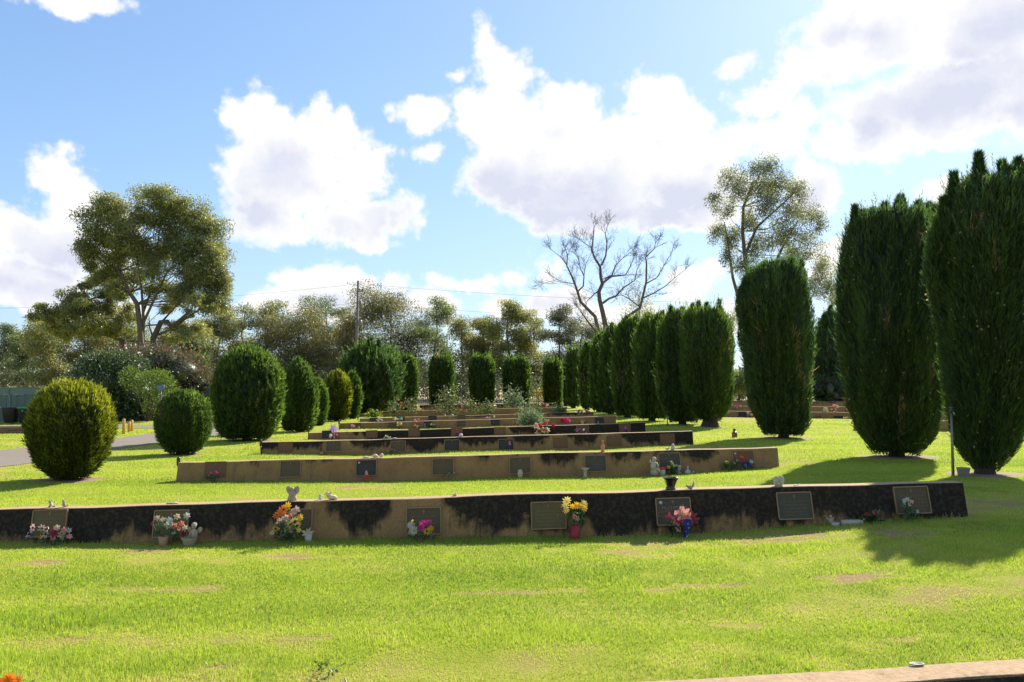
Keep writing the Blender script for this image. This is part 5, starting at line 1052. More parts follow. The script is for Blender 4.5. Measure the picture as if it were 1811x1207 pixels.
fig('small pale sitting dog figurine, right one of two at the left wall top', 'figurine', 'dog_figurine', on_top(1, 113), [('body', lambda m: animal(m, stone, .85))], 'garden ornaments', rz=.8)
fig('flat pale shell lying on the wall top above the clay pot', 'ornament', 'shell_ornament', on_top(1, 308), [('shell', lambda m: (m.ell((0, 0, .008), (.055, .03, .012), stone_w, 12, 5), m.ell((-.06, .0, .006), (.03, .02, .01), stone_g, 9, 5)))], 'garden ornaments')
fig('stone angel with raised broad wings on the wall above the sunflower bouquet', 'figurine', 'angel_figurine', on_top(1, 517), [('body', lambda m: (m.lathe([(.055, 0), (.058, .02), (.045, .05), (.042, .09), (.03, .11), (.0, .115)], 12, (0, 0, 0), stone), m.ell((.0, -.012, .128), (.022, .024, .026), stone, 10, 7), m.tube([(.02, -.02, .09), (.03, -.045, .06), (.0, -.05, .05)], [.012, .01, .008], 6, stone))),
     ('wing', lambda m: m.ell((-.042, .02, .115), (.034, .014, .05), stone, 10, 7, Matrix.Rotation(-.35, 3, 'Y'))), ('wing', lambda m: m.ell((.042, .02, .115), (.034, .014, .05), stone, 10, 7, Matrix.Rotation(.35, 3, 'Y')))], 'garden ornaments')
fig('tiny pale blue bear figurine between the stone angel and the cream teddy', 'figurine', 'bear_figurine', on_top(1, 566), [('body', lambda m: animal(m, skm, .62))], 'garden ornaments', rz=2.2)
fig('cream teddy bear figurine slumped on the nearest wall top', 'figurine', 'bear_figurine', on_top(1, 584), [('body', lambda m: (m.ell((.02, 0, .025), (.06, .035, .028), paint('cream_teddy', (.68, .54, .33), .95, .15, 80), 12, 7), m.ell((-.02, -.01, .055), (.032, .03, .03), paint('cream_teddy', (0, 0, 0)), 11, 7), m.ell((-.045, -.01, .075), (.012, .008, .012), paint('cream_teddy', (0, 0, 0)), 7, 5), m.ell((.008, -.01, .08), (.012, .008, .012), paint('cream_teddy', (0, 0, 0)), 7, 5), m.ell((.07, -.02, .016), (.025, .016, .016), paint('cream_teddy', (0, 0, 0)), 7, 5)))], 'garden ornaments')
fig('tiny pink ornament alone on the wall top right of the cream teddy', 'ornament', 'pink_ornament', on_top(1, 804), [('body', lambda m: (m.ell((0, 0, .01), (.03, .018, .012), pinkm, 9, 5), m.ell((.012, 0, .022), (.012, .012, .01), pinkm, 7, 5)))], 'garden ornaments')
def urn(m):
    q = 1.0
    m.lathe([(.065, 0), (.07, .012), (.055, .03), (.06, .045), (.082, .10), (.102, .125), (.112, .13), (.112, .14), (.098, .14), (.07, .08), (.02, .07)], 4, (0, 0, 0), blk)
u = fig('glossy black square flared urn on the nearest wall above the dark named plaque', 'urn', 'black_urn', on_top(1, 1186), [('bowl', urn), ('soil', lambda m: m.box((0, 0, .11), (.1, .1, .02), ctr_d, Matrix.Rotation(R(45), 3, 'Z')))], rz=R(45))
def bird(m, mt, k=1.0):
    m.ell((-.01 * k, 0, .025 * k), (.04 * k, .02 * k, .02 * k), mt, 10, 7); m.ell((-.045 * k, 0, .035 * k), (.016 * k, .013 * k, .014 * k), mt, 8, 6); m.tube([(-.058 * k, 0, .034 * k), (-.075 * k, 0, .03 * k)], [.005 * k, .001], 5, mt); m.tube([(.02 * k, 0, .03 * k), (.035 * k, 0, .065 * k), (.038 * k, 0, .09 * k)], [.014 * k, .010 * k, .003 * k], 6, mt)
    for s in (-1, 1): m.tube([(-.005 * k, s * .008 * k, .01 * k), (-.005 * k, s * .008 * k, -.002 * k)], .003 * k, 4, mt)
fig('small dark bird figurine with cocked tail right of the black urn', 'figurine', 'bird_figurine', on_top(1, 1222), [('body', lambda m: bird(m, stone_g, .95))], 'garden ornaments')
fig('pale twin lobed stone heart standing on the wall above the grey plaque', 'ornament', 'stone_heart', on_top(1, 1377), [('lobe', lambda m: m.ell((-.026, 0, .066), (.036, .026, .054), stone_w, 12, 8, Matrix.Rotation(.1, 3, 'Y'))), ('lobe', lambda m: m.ell((.03, -.005, .07), (.034, .026, .054), stone_w, 12, 8, Matrix.Rotation(-.12, 3, 'Y'))), ('foot', lambda m: m.lathe([(.042, 0), (.045, .012), (.035, .03)], 12, (0, 0, 0), stone))], 'garden ornaments')
fig('white butterfly ornament on the wall top right of the stone heart', 'ornament', 'butterfly_ornament', on_top(1, 1409), [('wings', lambda m: [m.leaf((0, 0, .008), d, s, l, .034, whm) for d, s, l in (((1, -.3, .45), (0, 1, .2), .045), ((-1, -.3, .3), (0, 1, -.2), .05), ((.8, .8, .3), (-.6, .8, 0), .035), ((-.8, .7, .3), (.6, .8, 0), .035))]), ('body', lambda m: m.ell((0, 0, .008), (.008, .02, .007), whm, 7, 5))], 'garden ornaments')
# ---- second wall
far_bunch('bright pink flowers at the left end of the second wall', 2, 377, 839, 22, 8, ['mag', 'pink', 'mag'], 11, n=9, leafn=20)
def flag(label, base, hpx, top, low, stickc=whm, lean=0.0, cap='mixed'):
    h = hpx / F * base.y; root = thing('small_flag', label, 'flag', base, 'small flags on sticks')
    m = MB(); m.tube([(0, 0, -.03), (lean * h, 0, h)], .004, 5, stickc); m.build('stick', root)
    m = MB(); vs = []; fs = []
    for j in range(7):
        t = j / 6; w = .03 + .07 * t
        for i in range(4): vs.append((lean * h * (1 - t * .8) + (i / 3 - .35) * w, -.012 - .012 * math.sin(i * 2 + j), h * (.97 - .72 * t)))
    a = [(j * 4 + i, j * 4 + i + 1, j * 4 + i + 5, j * 4 + i + 4) for j in range(3) for i in range(3)]; c = [(j * 4 + i, j * 4 + i + 1, j * 4 + i + 5, j * 4 + i + 4) for j in range(3, 6) for i in range(3)]
    m.add(vs, a, top); m.add(vs, c, low); m.build('cloth', root, smooth=False); return root
flag('small white and red flag furled before the dark badge plaque', at_foot(2, 648, .1), 20, whm, redm)
far_bunch('pale pink blossoms lying below the grey plaque of the second wall', 2, 794, 838, 20, 4, ['pale', 'pale', 'white'], 12, n=6, leafn=8)
vas = lambda s: [(.6 * s, -.01), (.62 * s, 0), (.9 * s, .03), (1.0 * s, .075), (.9 * s, .115), (.6 * s, .135), (.72 * s, .15), (.6 * s, .15), (.5 * s, .12)]
fig('round shouldered cream vase in front of a bronze plaque on the second wall', 'vase', 'cream_vase', at_foot(2, 920, .1), [('vase', lambda m: m.lathe(vas(.05), 16, (0, 0, 0), crm))])
fig('cream trumpet shaped urn left of the grey green plaque', 'vase', 'trumpet_urn', at_foot(2, 1035, .1), [('urn', lambda m: m.lathe([(.04, -.01), (.04, .01), (.03, .03), (.034, .09), (.05, .135), (.072, .15), (.074, .165), (.06, .165), (.03, .1)], 16, (0, 0, 0), crm))])
fig('stone child figure sitting on a ball, first of the figures on the second wall', 'figurine', 'stone_child', at_foot(2, 1157, .13), [('ball', lambda m: m.ell((.01, 0, .07), (.085, .08, .08), stone_w, 14, 9)), ('body', lambda m: (m.tube([(-.01, -.01, .12), (-.02, -.01, .18), (-.01, 0, .25), (-.01, 0, .27)], [.06, .055, .04, .02], 10, stone_w), m.ell((-.005, -.005, .3), (.04, .042, .045), stone_w, 11, 8), m.tube([(-.05, 0, .23), (-.08, 0, .25), (-.07, 0, .29)], [.016, .013, .01], 6, stone_w), m.tube([(.03, -.02, .24), (.06, -.05, .19), (.05, -.07, .15)], [.016, .013, .01], 6, stone_w), m.tube([(.01, -.04, .13), (.07, -.08, .13), (.085, -.09, .06)], [.026, .022, .016], 7, stone_w)))], 'garden ornaments')
fig('white pot packed with red blooms beside the stone child', 'pot', 'red_topped_pot', at_foot(2, 1171, .13), [('pot', lambda m: m.lathe([(.05, -.01), (.055, .02), (.062, .12), (.05, .12)], 12, (0, 0, 0), whm)), ('red_top', lambda m: (m.lathe([(.064, .11), (.068, .13), (.06, .15), (.0, .155)], 12, (0, 0, 0), redm)))])
far_bunch('lime, white and yellow flowers between the red topped pot and the owl', 2, 1187, 822, 20, 12, ['lem', 'white', 'yel', 'cream'], 13, n=6, leafn=60)
fig('upright grey owl figurine beside the lime and yellow flowers', 'figurine', 'owl_figurine', at_foot(2, 1201, .11), [('body', lambda m: (m.lathe([(.03, 0), (.038, .02), (.04, .08), (.03, .11), (.0, .12)], 11, (0, 0, 0), stone_g), m.ell((.004, -.004, .135), (.034, .034, .034), stone_g, 11, 7), m.ell((.014, -.032, .138), (.013, .008, .013), whm, 8, 5), m.ell((-.012, -.034, .138), (.013, .008, .013), whm, 8, 5), m.tube([(.035, -.015, .13), (.055, -.02, .128)], [.01, .003], 5, stone_g)))], 'garden ornaments')
fig('white bell shaped goose figurine right of the grey owl', 'figurine', 'goose_figurine', at_foot(2, 1216, .11), [('body', lambda m: (m.lathe([(.055, -.005), (.062, .02), (.05, .05), (.024, .075), (.0, .08)], 12, (0, 0, 0), whm), m.tube([(.0, 0, .06), (-.004, 0, .095), (.0, -.005, .12)], [.024, .016, .018], 8, whm), m.ell((0, -.005, .125), (.02, .022, .019), whm, 9, 6)))], 'garden ornaments')
fig('tiny white snail ornament right of the goose', 'ornament', 'snail_ornament', at_foot(2, 1226, .1), [('body', lambda m: (m.ell((0, 0, .022), (.022, .016, .024), whm, 9, 6), m.ell((-.02, 0, .008), (.022, .01, .008), whm, 8, 5)))], 'garden ornaments')
far_bunch('white lily and yellow flowers on dark leaves left of the flag bouquet', 2, 1292, 820, 24, 10, ['white', 'lem', 'white', 'yel'], 14, n=6, leafn=60)
far_bunch('blue, white and red patriotic bunch before the rightmost plaque of the second wall', 2, 1319, 817, 24, 14, ['blue', 'white', 'blue', 'red', 'wine'], 15, n=10, leafn=30)
fig('peach coloured shell on the second wall top, left of three', 'ornament', 'shell_ornament', on_top(2, 646), [('shell', lambda m: (m.ell((0, 0, .012), (.055, .03, .016), paint('peach_shell', (.70, .48, .34), .6), 11, 6), m.ell((.05, .0, .01), (.03, .02, .012), paint('peach_shell', (0, 0, 0)), 8, 5)))], 'garden ornaments')
fig('largest peach shell in the middle of the second wall top trio', 'ornament', 'shell_ornament', on_top(2, 663), [('shell', lambda m: (m.ell((0, 0, .03), (.05, .035, .034), paint('peach_shell', (0, 0, 0)), 11, 7), m.ell((.045, -.01, .015), (.025, .02, .018), paint('peach_shell', (0, 0, 0)), 8, 5)))], 'garden ornaments')
fig('upright peach shell at the right of the second wall top trio', 'ornament', 'shell_ornament', on_top(2, 675), [('shell', lambda m: (m.ell((0, 0, .035), (.034, .028, .038), paint('peach_shell', (0, 0, 0)), 10, 7), m.ell((-.02, -.01, .014), (.02, .016, .014), paint('peach_shell', (0, 0, 0)), 7, 5)))], 'garden ornaments')
fig('orange bottle standing on the second wall top', 'bottle', 'orange_bottle', on_top(2, 1066), [('bottle', lambda m: m.lathe([(.032, 0), (.034, .01), (.034, .1), (.026, .12), (.013, .135), (.012, .165), (.016, .168), (.016, .18)], 12, (0, 0, 0), orgm)), ('cap', lambda m: m.lathe([(.018, .18), (.018, .2), (.01, .21)], 10, (0, 0, 0), terra))])
fig('small white owl figurine on the second wall top near its right end', 'figurine', 'owl_figurine', on_top(2, 1190), [('body', lambda m: (m.lathe([(.034, 0), (.038, .02), (.034, .06), (.026, .08), (.0, .09)], 11, (0, 0, 0), whm), m.ell((0, -.003, .09), (.026, .026, .024), whm, 10, 7)))], 'garden ornaments')
fig('tiny dark bird figurine left of the white owl on the second wall', 'figurine', 'bird_figurine', on_top(2, 1181), [('body', lambda m: bird(m, stone_g, .8))], 'garden ornaments', rz=.4)
# ---- third full wall
far_bunch('red flower at the foot of the grey speckled wall', 3, 692, 796, 14, 5, ['coral', 'red', 'pink'], 16, n=4, leafn=12)
flag('pink and blue flag on a stick before a dark plaque, third full wall', at_foot(3, 901, .1), 17, paint('flag_pink', (.6, .2, .2), .8), bluem)
far_bunch('white flowers lying on the grass above the grey speckled wall', 3, 684, 773.5, 13, 5, ['white', 'cream'], 17, base=on_top(3, 684, .14), n=5, leafn=6)
fig('pale lilac saucer on the wall top right of the white flowers', 'ornament', 'lilac_saucer', on_top(3, 698), [('saucer', lambda m: m.lathe([(.03, 0), (.05, .02), (.055, .025), (.04, .02)], 12, (0, 0, 0), mauv))], 'garden ornaments')
fig('mauve ball lying on the grey speckled wall top', 'ornament', 'mauve_ball', on_top(3, 815), [('ball', lambda m: m.ell((0, 0, .045), (.055, .05, .048), mauv, 12, 8))], 'garden ornaments')
fig('small brown block at the foot of the grey speckled wall, left part', 'block', 'brown_block', at_foot(3, 569, .06), [('block', lambda m: m.lathe([(.06, -.02), (.06, .07), (.05, .08)], 4, (0, 0, 0), terra))], rz=R(45))
# ---- fourth full wall
def windmill(m):
    for k in range(6):
        a = k * math.pi / 3 + .2; m.leaf((0, -.02, .36), (math.cos(a), -.15, math.sin(a)), (-math.sin(a), -.4, math.cos(a)), .17, .11, PET['lilac'])
b = at_foot(4, 588, .14)
wn = fig('purple butterfly windmill over red and white flowers at the left wall end', 'windmill', 'toy_windmill', b, [('stick', lambda m: m.tube([(0, 0, -.03), (0, 0, .36)], .008, 5, whm)), ('blades', windmill)])
wn.location.x += .05
far_bunch('red, pink and white flowers below the purple windmill', 4, 590, 771, 14, 10, ['pink', 'red', 'white', 'wine'], 18, n=8, leafn=16)
flag('tiny red and blue flag between the long black wall panels', at_foot(4, 808, .1), 15, redm, bluem)
flag('tiny pink and blue flag near the right end of the black panelled wall', at_foot(4, 1106, .1), 14, paint('flag_pink', (0, 0, 0)), bluem)
far_bunch('tall red, white and peach bouquet in the middle of the black panelled wall', 4, 958, 759, 40, 20, ['red', 'white', 'cream', 'peach', 'red'], 19, n=12, leafn=90, off=.2)
far_bunch('magenta and white flowers before a grey plaque on the black panelled wall', 4, 1028, 763, 18, 7, ['mag', 'pink', 'white'], 20, n=7, leafn=16)
far_bunch('red petals low on the grass right of the magenta flowers', 4, 1045, 767, 9, 2, ['red', 'coral'], 21, n=3, leafn=4)
# ---- plain brown wall
far_bunch('pale pink flowers at the left end of the plain brown wall', 5, 628, 756, 14, 7, ['pink', 'pale', 'pale'], 22, n=7, leafn=12)
far_bunch('yellow and white flowers left of the red bouquet on the brown wall', 5, 705, 750, 10, 8, ['lem', 'cream', 'yel'], 23, n=6, leafn=18)
far_bunch('red and pink upright bouquet on the plain brown wall', 5, 737, 748, 12, 16, ['coral', 'pink', 'red', 'pale'], 24, n=10, leafn=24)
far_bunch('green plant with pale buds right of the dark plaque on the brown wall', 5, 766, 752, 11, 7, ['cream'], 25, n=2, leafn=60)
fig('slim white ornament leaning between red bouquet and green plant', 'ornament', 'white_ornament', at_foot(5, 752, .1), [('body', lambda m: m.tube([(-.02, 0, -.01), (.0, 0, .1), (-.03, 0, .2)], [.03, .025, .012], 7, PET['lilac']))], 'garden ornaments')
far_bunch('red ball flower left of the pink one on the brown wall', 5, 995, 745, 4, 5, ['red'], 26, n=3, leafn=8, r=4.5)
far_bunch('pink ball flower right of the red one on the brown wall', 5, 1004, 745, 4, 5, ['mag', 'pink'], 27, n=3, leafn=8, r=4.5)
fig('cream beaker vase near the right end of the plain brown wall', 'vase', 'beaker_vase', at_foot(5, 1030, .1), [('vase', lambda m: m.lathe([(.05, -.01), (.05, .02), (.08, .16), (.1, .18), (.08, .18), (.05, .1)], 12, (0, 0, 0), crm))])
fig('pale urn beside the big grey green bush', 'vase', 'pale_urn', at_foot(5, 967, .12), [('urn', lambda m: m.lathe([(.07, -.01), (.05, .03), (.05, .12), (.09, .2), (.1, .24), (.08, .24), (.04, .15)], 12, (0, 0, 0), crm))])
fig('tiny white figure before the dark plaque at the right brown wall end', 'figurine', 'white_figurine', at_foot(5, 1058, .1), [('body', lambda m: animal(m, whm, 1.3))], 'garden ornaments')
# ---- sixth wall back
far_bunch('white and pale pink flowers at the left of the sixth wall back', 6, 671, 743, 12, 6, ['white', 'pale'], 28, n=6, leafn=10)
far_bunch('pale blue and white flowers on the sixth wall back', 6, 704, 740.5, 16, 6, ['sky', 'white', 'sky', 'lem'], 29, n=8, leafn=8)
far_bunch('purple flowers left of the wide dark plaque, sixth wall back', 6, 754, 741, 6, 6, ['lilac', 'purp'], 30, n=4, leafn=8)
far_bunch('white and purple flowers right of centre on the sixth wall back', 6, 868, 740, 18, 7, ['white', 'purp', 'pale', 'lilac'], 31, n=7, leafn=14)
far_bunch('dark purple flowers left of the big grey green bush', 6, 917, 737, 9, 7, ['purp', 'wine'], 32, n=5, leafn=14)
far_bunch('dark purple leafy clump at the right end of the sixth wall back', 6, 1034, 728, 24, 9, ['purp', 'lilac', 'purp', 'wine'], 33, n=9, leafn=50)
# ---- garden shrubs between the far walls
rose_l = leafy('rose_leaf', (.04, .06, .02), (.14, .17, .05), .4, 1.4, .05, c2=(.30, .22, .08)); grey_l = leafy('grey_green_leaf', (.06, .10, .05), (.20, .27, .12), .38, 1.3, .05, c2=(.38, .44, .26))
def plant(label, name, px, Y, canes, n, L, W, lm, flowers=(), cat='rose bush', group=None, seed=0, spread=6, droop=.2, cr=1.0):
    g = np.random.default_rng(seed + 300); base = onground(px, Y); root = thing(name, label, cat, base, group); mb = MB(); Vs, Fs, Ts, bb = [], [], [], 0
    for cx, cy in canes:
        t = P(cx, cy, Y + float(g.uniform(-.4, .4))) - base; s = Vector((float(g.normal(0, .05)), float(g.normal(0, .05)), -.02)); mid = s.lerp(t, .55) + Vector((float(g.normal(0, .08)), float(g.normal(0, .1)), .05))
        mb.tube([s, mid, t], [.014 * cr, .01 * cr, .005 * cr], 4, dead if cr > .5 else stemm, cap=False)
        k = max(4, n // len(canes)); u = g.uniform(.35, 1.04, k)[:, None]; p = np.array(s) * (1 - u) ** 2 + 2 * np.array(mid) * u * (1 - u) + np.array(t) * u * u + g.normal(0, spread / F * Y, (k, 3)); p[:, 2] = np.maximum(p[:, 2], .03)
        d = unit(g.normal(size=(k, 3)) + np.array([0, 0, .3 - droop])); V, Fq = diamonds(p, d, L * g.uniform(.6, 1.4, k), W * g.uniform(.6, 1.4, k), g); Vs.append(V); Fs.append(Fq + bb); bb += len(V); Ts.append(np.repeat(np.clip(.6 + .45 * g.normal(size=k), 0, 2), 4))
    mb.build('canes', root); np_mesh('leaves', np.concatenate(Vs), np.concatenate(Fs), lm, np.concatenate(Ts), parent=root)
    for fx, fy, r, k in flowers:
        m = MB(); m.bloom(P(fx, fy, Y - .25) - base, (0, -1, .4), r / F * Y, PET[k], None, 7, .5, 3); o = m.build('bloom', root, smooth=False); o.data.attributes.new('tint', 'FLOAT', 'POINT').data.foreach_set('value', np.full(len(o.data.vertices), .9, dtype=np.float32))
    return root
RS = 'rose bushes by the far walls'
plant('grey green lavender bush in front of the plain brown wall', 'lavender_bush', 938, 32.2, [(924, 733), (930, 728), (937, 727), (945, 731), (953, 734), (920, 740), (956, 741), (934, 735), (946, 738), (940, 742), (928, 744), (951, 746), (918, 747)], 1500, .14, .03, grey_l, cat='bush', seed=1, spread=4.5, droop=-.4)
plant('low pale rose bush at the left end with red and pink blooms', 'rose_bush', 697, 43.8, [(690, 712), (696, 710), (704, 706), (708, 716), (688, 722), (715, 712)], 300, .12, .06, rose_l, [(709, 715, 3, 'red'), (705, 708, 2.2, 'coral'), (728, 707, 2.4, 'pale'), (712, 722, 2, 'red')], group=RS, seed=2, spread=3.5)
plant('thin brown rose bush right of the pale left one', 'rose_bush', 726, 43.9, [(718, 708), (727, 706), (735, 710), (722, 718), (737, 720), (730, 715)], 220, .11, .05, rose_l, [(733, 718, 2, 'pink'), (743, 724, 2.2, 'peach')], group=RS, seed=3, spread=4)
plant('tallest straggly rose bush before the clipped block conifer', 'rose_bush', 793, 43.7, [(780, 688), (790, 686), (797, 692), (804, 690), (776, 700), (785, 702), (809, 702), (798, 706), (772, 716), (814, 714), (792, 716)], 800, .13, .06, rose_l, [(803, 700, 2.2, 'lem'), (812, 712, 2.4, 'white')], group=RS, seed=4, spread=5.5)
plant('yellowish rose bush with coral blooms right of the tallest one', 'rose_bush', 824, 43.6, [(816, 704), (826, 702), (836, 710), (820, 716), (833, 718), (842, 716)], 420, .12, .06, rose_l, [(818, 720, 3, 'coral'), (826, 718, 3, 'pale'), (824, 727, 3.4, 'coral'), (816, 728, 2, 'red')], group=RS, seed=5, spread=5)
plant('round yellow green rose bush in the middle of the far wall', 'rose_bush', 862, 43.6, [(852, 716), (860, 713), (868, 715), (874, 719), (848, 722), (865, 722)], 460, .12, .065, rose_l, [], group=RS, seed=6, spread=4.5)
plant('tall upright grey leaved rose bush with rusty tips', 'rose_bush', 908, 46.6, [(897, 694), (903, 686), (908, 698), (915, 687), (920, 697), (924, 710), (892, 700), (901, 708), (914, 708)], 620, .14, .07, grey_l, [(904, 698, 3, 'peach'), (898, 726, 2.6, 'red'), (903, 726, 2.4, 'pink')], group=RS, seed=7, spread=4)
plant('olive rose bush left of the orange flowers at the far wall end', 'rose_bush', 944, 43.5, [(934, 714), (942, 711), (950, 716), (956, 722), (930, 722), (946, 722)], 460, .12, .06, rose_l, [], group=RS, seed=8, spread=4.5)
plant('small dark rose bush hanging over the right end of the far wall', 'rose_bush', 985, 44.6, [(975, 720), (983, 717), (992, 720), (997, 722), (980, 726)], 240, .12, .06, leafm, [(968, 717, 3, 'white'), (996, 718, 2.4, 'pale')], group=RS, seed=9, spread=4)
plant('bright yellow green plants on the lawn left of the far rose bushes', 'garden_plant', 663, 44.5, [(652, 729), (660, 728), (667, 730), (671, 731), (656, 733)], 260, .14, .06, lime, [(652, 731, 2, 'lem')], cat='plant', seed=10, spread=2.6)
plant('small yellow tree in front of the narrow clipped conifer', 'yellow_shrub', 953, 58, [(948, 688), (953, 686), (957, 689), (951, 692)], 220, .16, .07, leafy('yellow_leaf', (.25, .2, .03), (.5, .42, .06), .4, 1.3), [], cat='shrub', seed=11, spread=3)
far_bunch('orange flowers at the right end of the far wall', 8, 960, 717, 14, 5, ['org', 'coral', 'red'], 34, n=7, base=on_top(7, 960, .3), leafn=12)
far_bunch('small orange and green clump on the far wall, left of the fence gap', 8, 742, 723, 16, 5, ['org', 'lem'], 35, n=4, base=on_top(7, 742, .5), leafn=26)
# ---- right hand terraces
far_bunch('peach flower ball left of the flat topped conifer', 10, 1326, 732, 10, 8, ['peach', 'pale'], 36, n=6, leafn=20, off=.14)
far_bunch('red flowers in a dark pot right of the flat topped conifer', 10, 1443, 741, 12, 10, ['coral', 'wine'], 37, n=7, leafn=30, off=.14)
far_bunch('pink and yellow flowers at the broad conifer edge on the right terrace', 10, 1500, 741, 15, 9, ['peach', 'pink', 'lem', 'pink'], 38, n=9, leafn=24, off=.14)
far_bunch('pink and magenta flowers on the middle right terrace by the dense row', 11, 1304, 719, 16, 6, ['mag', 'pink', 'pink'], 39, n=8, leafn=14)
far_bunch('pink lilies with white paper on the middle right terrace', 11, 1477, 722, 16, 8, ['pink', 'coral', 'white'], 40, n=8, leafn=34)
far_bunch('pink lilies beside the broad conifer on the middle right terrace', 11, 1503, 721, 13, 8, ['pink', 'coral', 'peach'], 41, n=7, leafn=30)
far_bunch('white flowers on the terrace wall below the pink lilies', 10, 1482, 730, 14, 3, ['white', 'sky'], 42, n=5, base=on_top(10, 1482, .2), leafn=18)
fig('squat cream pot on the right terrace behind the flat topped conifer', 'pot', 'cream_pot', on_top(10, 1460, .3), [('pot', lambda m: m.lathe([(.08, -.2), (.1, 0), (.13, .1), (.09, .16), (.11, .19), (.09, .19)], 12, (0, 0, 0), crm))])
far_bunch('orange red flowers in a dark jar between the two tallest conifers', 13, 1676, 729, 9, 6, ['org', 'red'], 43, n=5, base=on_top(9, 1676, .3), leafn=16)
far_bunch('orange and peach flowers at the stake top behind the metal stake', 13, 1687, 721, 14, 8, ['org', 'peach', 'org'], 44, n=7, base=on_top(9, 1690, 2.0), leafn=12)
# ---- single things on the lawn
fig('brown glass bottle with dark neck standing on the lawn', 'bottle', 'brown_bottle', G(1299, 774), [('bottle', lambda m: m.lathe([(.075, -.01), (.08, 0), (.08, .13), (.045, .17)], 12, (0, 0, 0), brn)), ('neck', lambda m: m.lathe([(.045, .17), (.035, .19), (.035, .24), (.045, .245), (.045, .26)], 10, (0, 0, 0), dkb))])
galv = paint('galvanised_steel', (.22, .20, .16), .5, .25, 30, metal=.5)
b = G(1685.5, 842); h = P(1685, 729, b.y).z - b.z
fig('thin galvanised water tap stake between the two tallest conifers', 'stake', 'tap_stake', b, [('pipe', lambda m: m.tube([(0, 0, -.1), (0, 0, h)], [.025, .018], 9, galv)), ('tap', lambda m: (m.box((0, -.02, h + .02), (.06, .07, .06), dkb), m.tube([(0, -.04, h), (0, -.08, h - .01), (0, -.085, h - .05)], .014, 7, galv), m.box((0, 0, h + .075), (.07, .015, .015), galv), m.tube([(0, 0, h + .03), (0, 0, h + .08)], .008, 6, galv)))])
fig('grey pot bucket standing on bare soil beside the metal stake', 'bucket', 'grey_bucket', G(1704, 844), [('bucket', lambda m: m.lathe([(.07, 0), (.078, .01), (.098, .13), (.104, .14), (.104, .148), (.094, .148), (.07, .03)], 18, (0, 0, 0), paint('grey_bucket_paint', (.22, .20, .17), .7, .25, 20)))])
for px, y0, y1, i, lab in [(315, 809, 846, 2, 'dark stake at the left end of the second wall'), (461, 778, 803, 3, 'dark leaning stake at the left end of the grey speckled wall'), (545.5, 755, 778, 4, 'dark stake at the left end of the black panelled wall'), (599.5, 743, 760, 5, 'dark stake at the left end of the plain brown wall'), (633, 736, 744, 6, 'dark stake at the left end of the sixth wall back'), (1180, 727, 752, None, 'pale topped stake at the foot of the dense conifer row')]:
    b = G(px, y1 + 1); hh = P(px, y0, b.y).z - b.z; r = .018
    def top_(m, hh=hh): m.lathe([(.024, hh - .16), (.034, hh - .15), (.034, hh - .02), (.026, hh), (.01, hh + .005)], 9, (0, 0, 0), dkb)
    fig(lab, 'stake', 'marker_stake', b, [('stem', lambda m, hh=hh: m.tube([(.02, 0, -.1), (0, 0, hh - .1)], .02, 8, dkb if i is not None else galv)), ('head', top_)], 'stakes at the wall ends')
# ---- foreground wall things
fig('white plastic dish rim on the near wall at the bottom right', 'dish', 'white_dish', on_top(0, 1622, .2), [('dish', lambda m: m.lathe([(.022, .001), (.03, .002), (.036, .008), (.033, .009), (.028, .003)], 20, (0, 0, 0), whm, sy=.55))])
b = on_top(0, 18, .15)
bunch('single bright orange flower rising at the bottom left corner', b, b.y, [(16, 1203, 15, 'org', None, 11, 3), (32, 1206, 11, 'org', None, 10, 3), (4, 1212, 11, 'org', None, 9, 2)], leafn=12, seed=9, stems=True, pot=('vase', 18, 1222, 1262, .05, .06, crm))
b = on_top(0, 612, .1); q = P(610, 1198, b.y)
fig('thin grey pointed ornament tip at the bottom edge left of centre', 'ornament', 'pointed_ornament', b, [('spike', lambda m: m.tube([(.01, 0, 0), (.004, 0, (q.z - b.z) * .5), (-.006, 0, q.z - b.z)], [.016, .012, .002], 8, galv)), ('foot', lambda m: m.lathe([(.03, 0), (.03, .01), (.015, .02)], 10, (.01, 0, 0), galv))], 'garden ornaments')
plant('small dark broad leaved weed in the grass at the bottom', 'weed', 568, G(568, 1209).y, [(560, 1199), (568, 1196), (576, 1200), (564, 1203), (573, 1204)], 46, .026, .016, leafm, cat='weed', seed=20, spread=3, cr=.15)
# ---- left side: fence, bins, kerb wall, bollards, sign
green = paint('green_fence_steel', (.10, .155, .125), .5, .1, 3, spec=.3); greend = paint('green_fence_post', (.12, .18, .145), .5, .1, 3)
def metal_fence():
    Y = 39.5; x0, x1 = (-420 - CX) / F * Y, (118 - CX) / F * Y; ztop = P(60, 686, Y).z; root = thing('metal_fence', 'green corrugated metal fence behind the wheelie bins', 'fence', (x1, Y, zgf(x1, Y)))
    b = Vector((x1, Y, zgf(x1, Y))); x = x0; k = 0
    while x < x1 - .5:
        w = min(2.35, x1 - x); m = MB(); vs = []; n = 36
        for i in range(n + 1):
            u = x + .04 + (w - .08) * i / n; yo = .018 * (1 if (i // 2) % 3 == 0 else -1); vs += [(u - b.x, yo, -.1), (u - b.x, yo, ztop - b.z - .32)]
        m.add(vs, [(2 * i, 2 * i + 2, 2 * i + 3, 2 * i + 1) for i in range(n)], green); m.build('corrugated_panel', root, smooth=False)
        m = MB(); m.box((x + w / 2 - b.x, 0, ztop - b.z - .165), (w - .07, .03, .30), greend); m.box((x + w / 2 - b.x, -.004, ztop - b.z), (w - .07, .06, .04), greend); m.build('top_band', root, smooth=False)
        m = MB(); m.box((x - b.x, -.01, (ztop - b.z) / 2), (.07, .075, ztop - b.z + .05), greend); m.build('post', root, smooth=False)
        x += w
metal_fence()
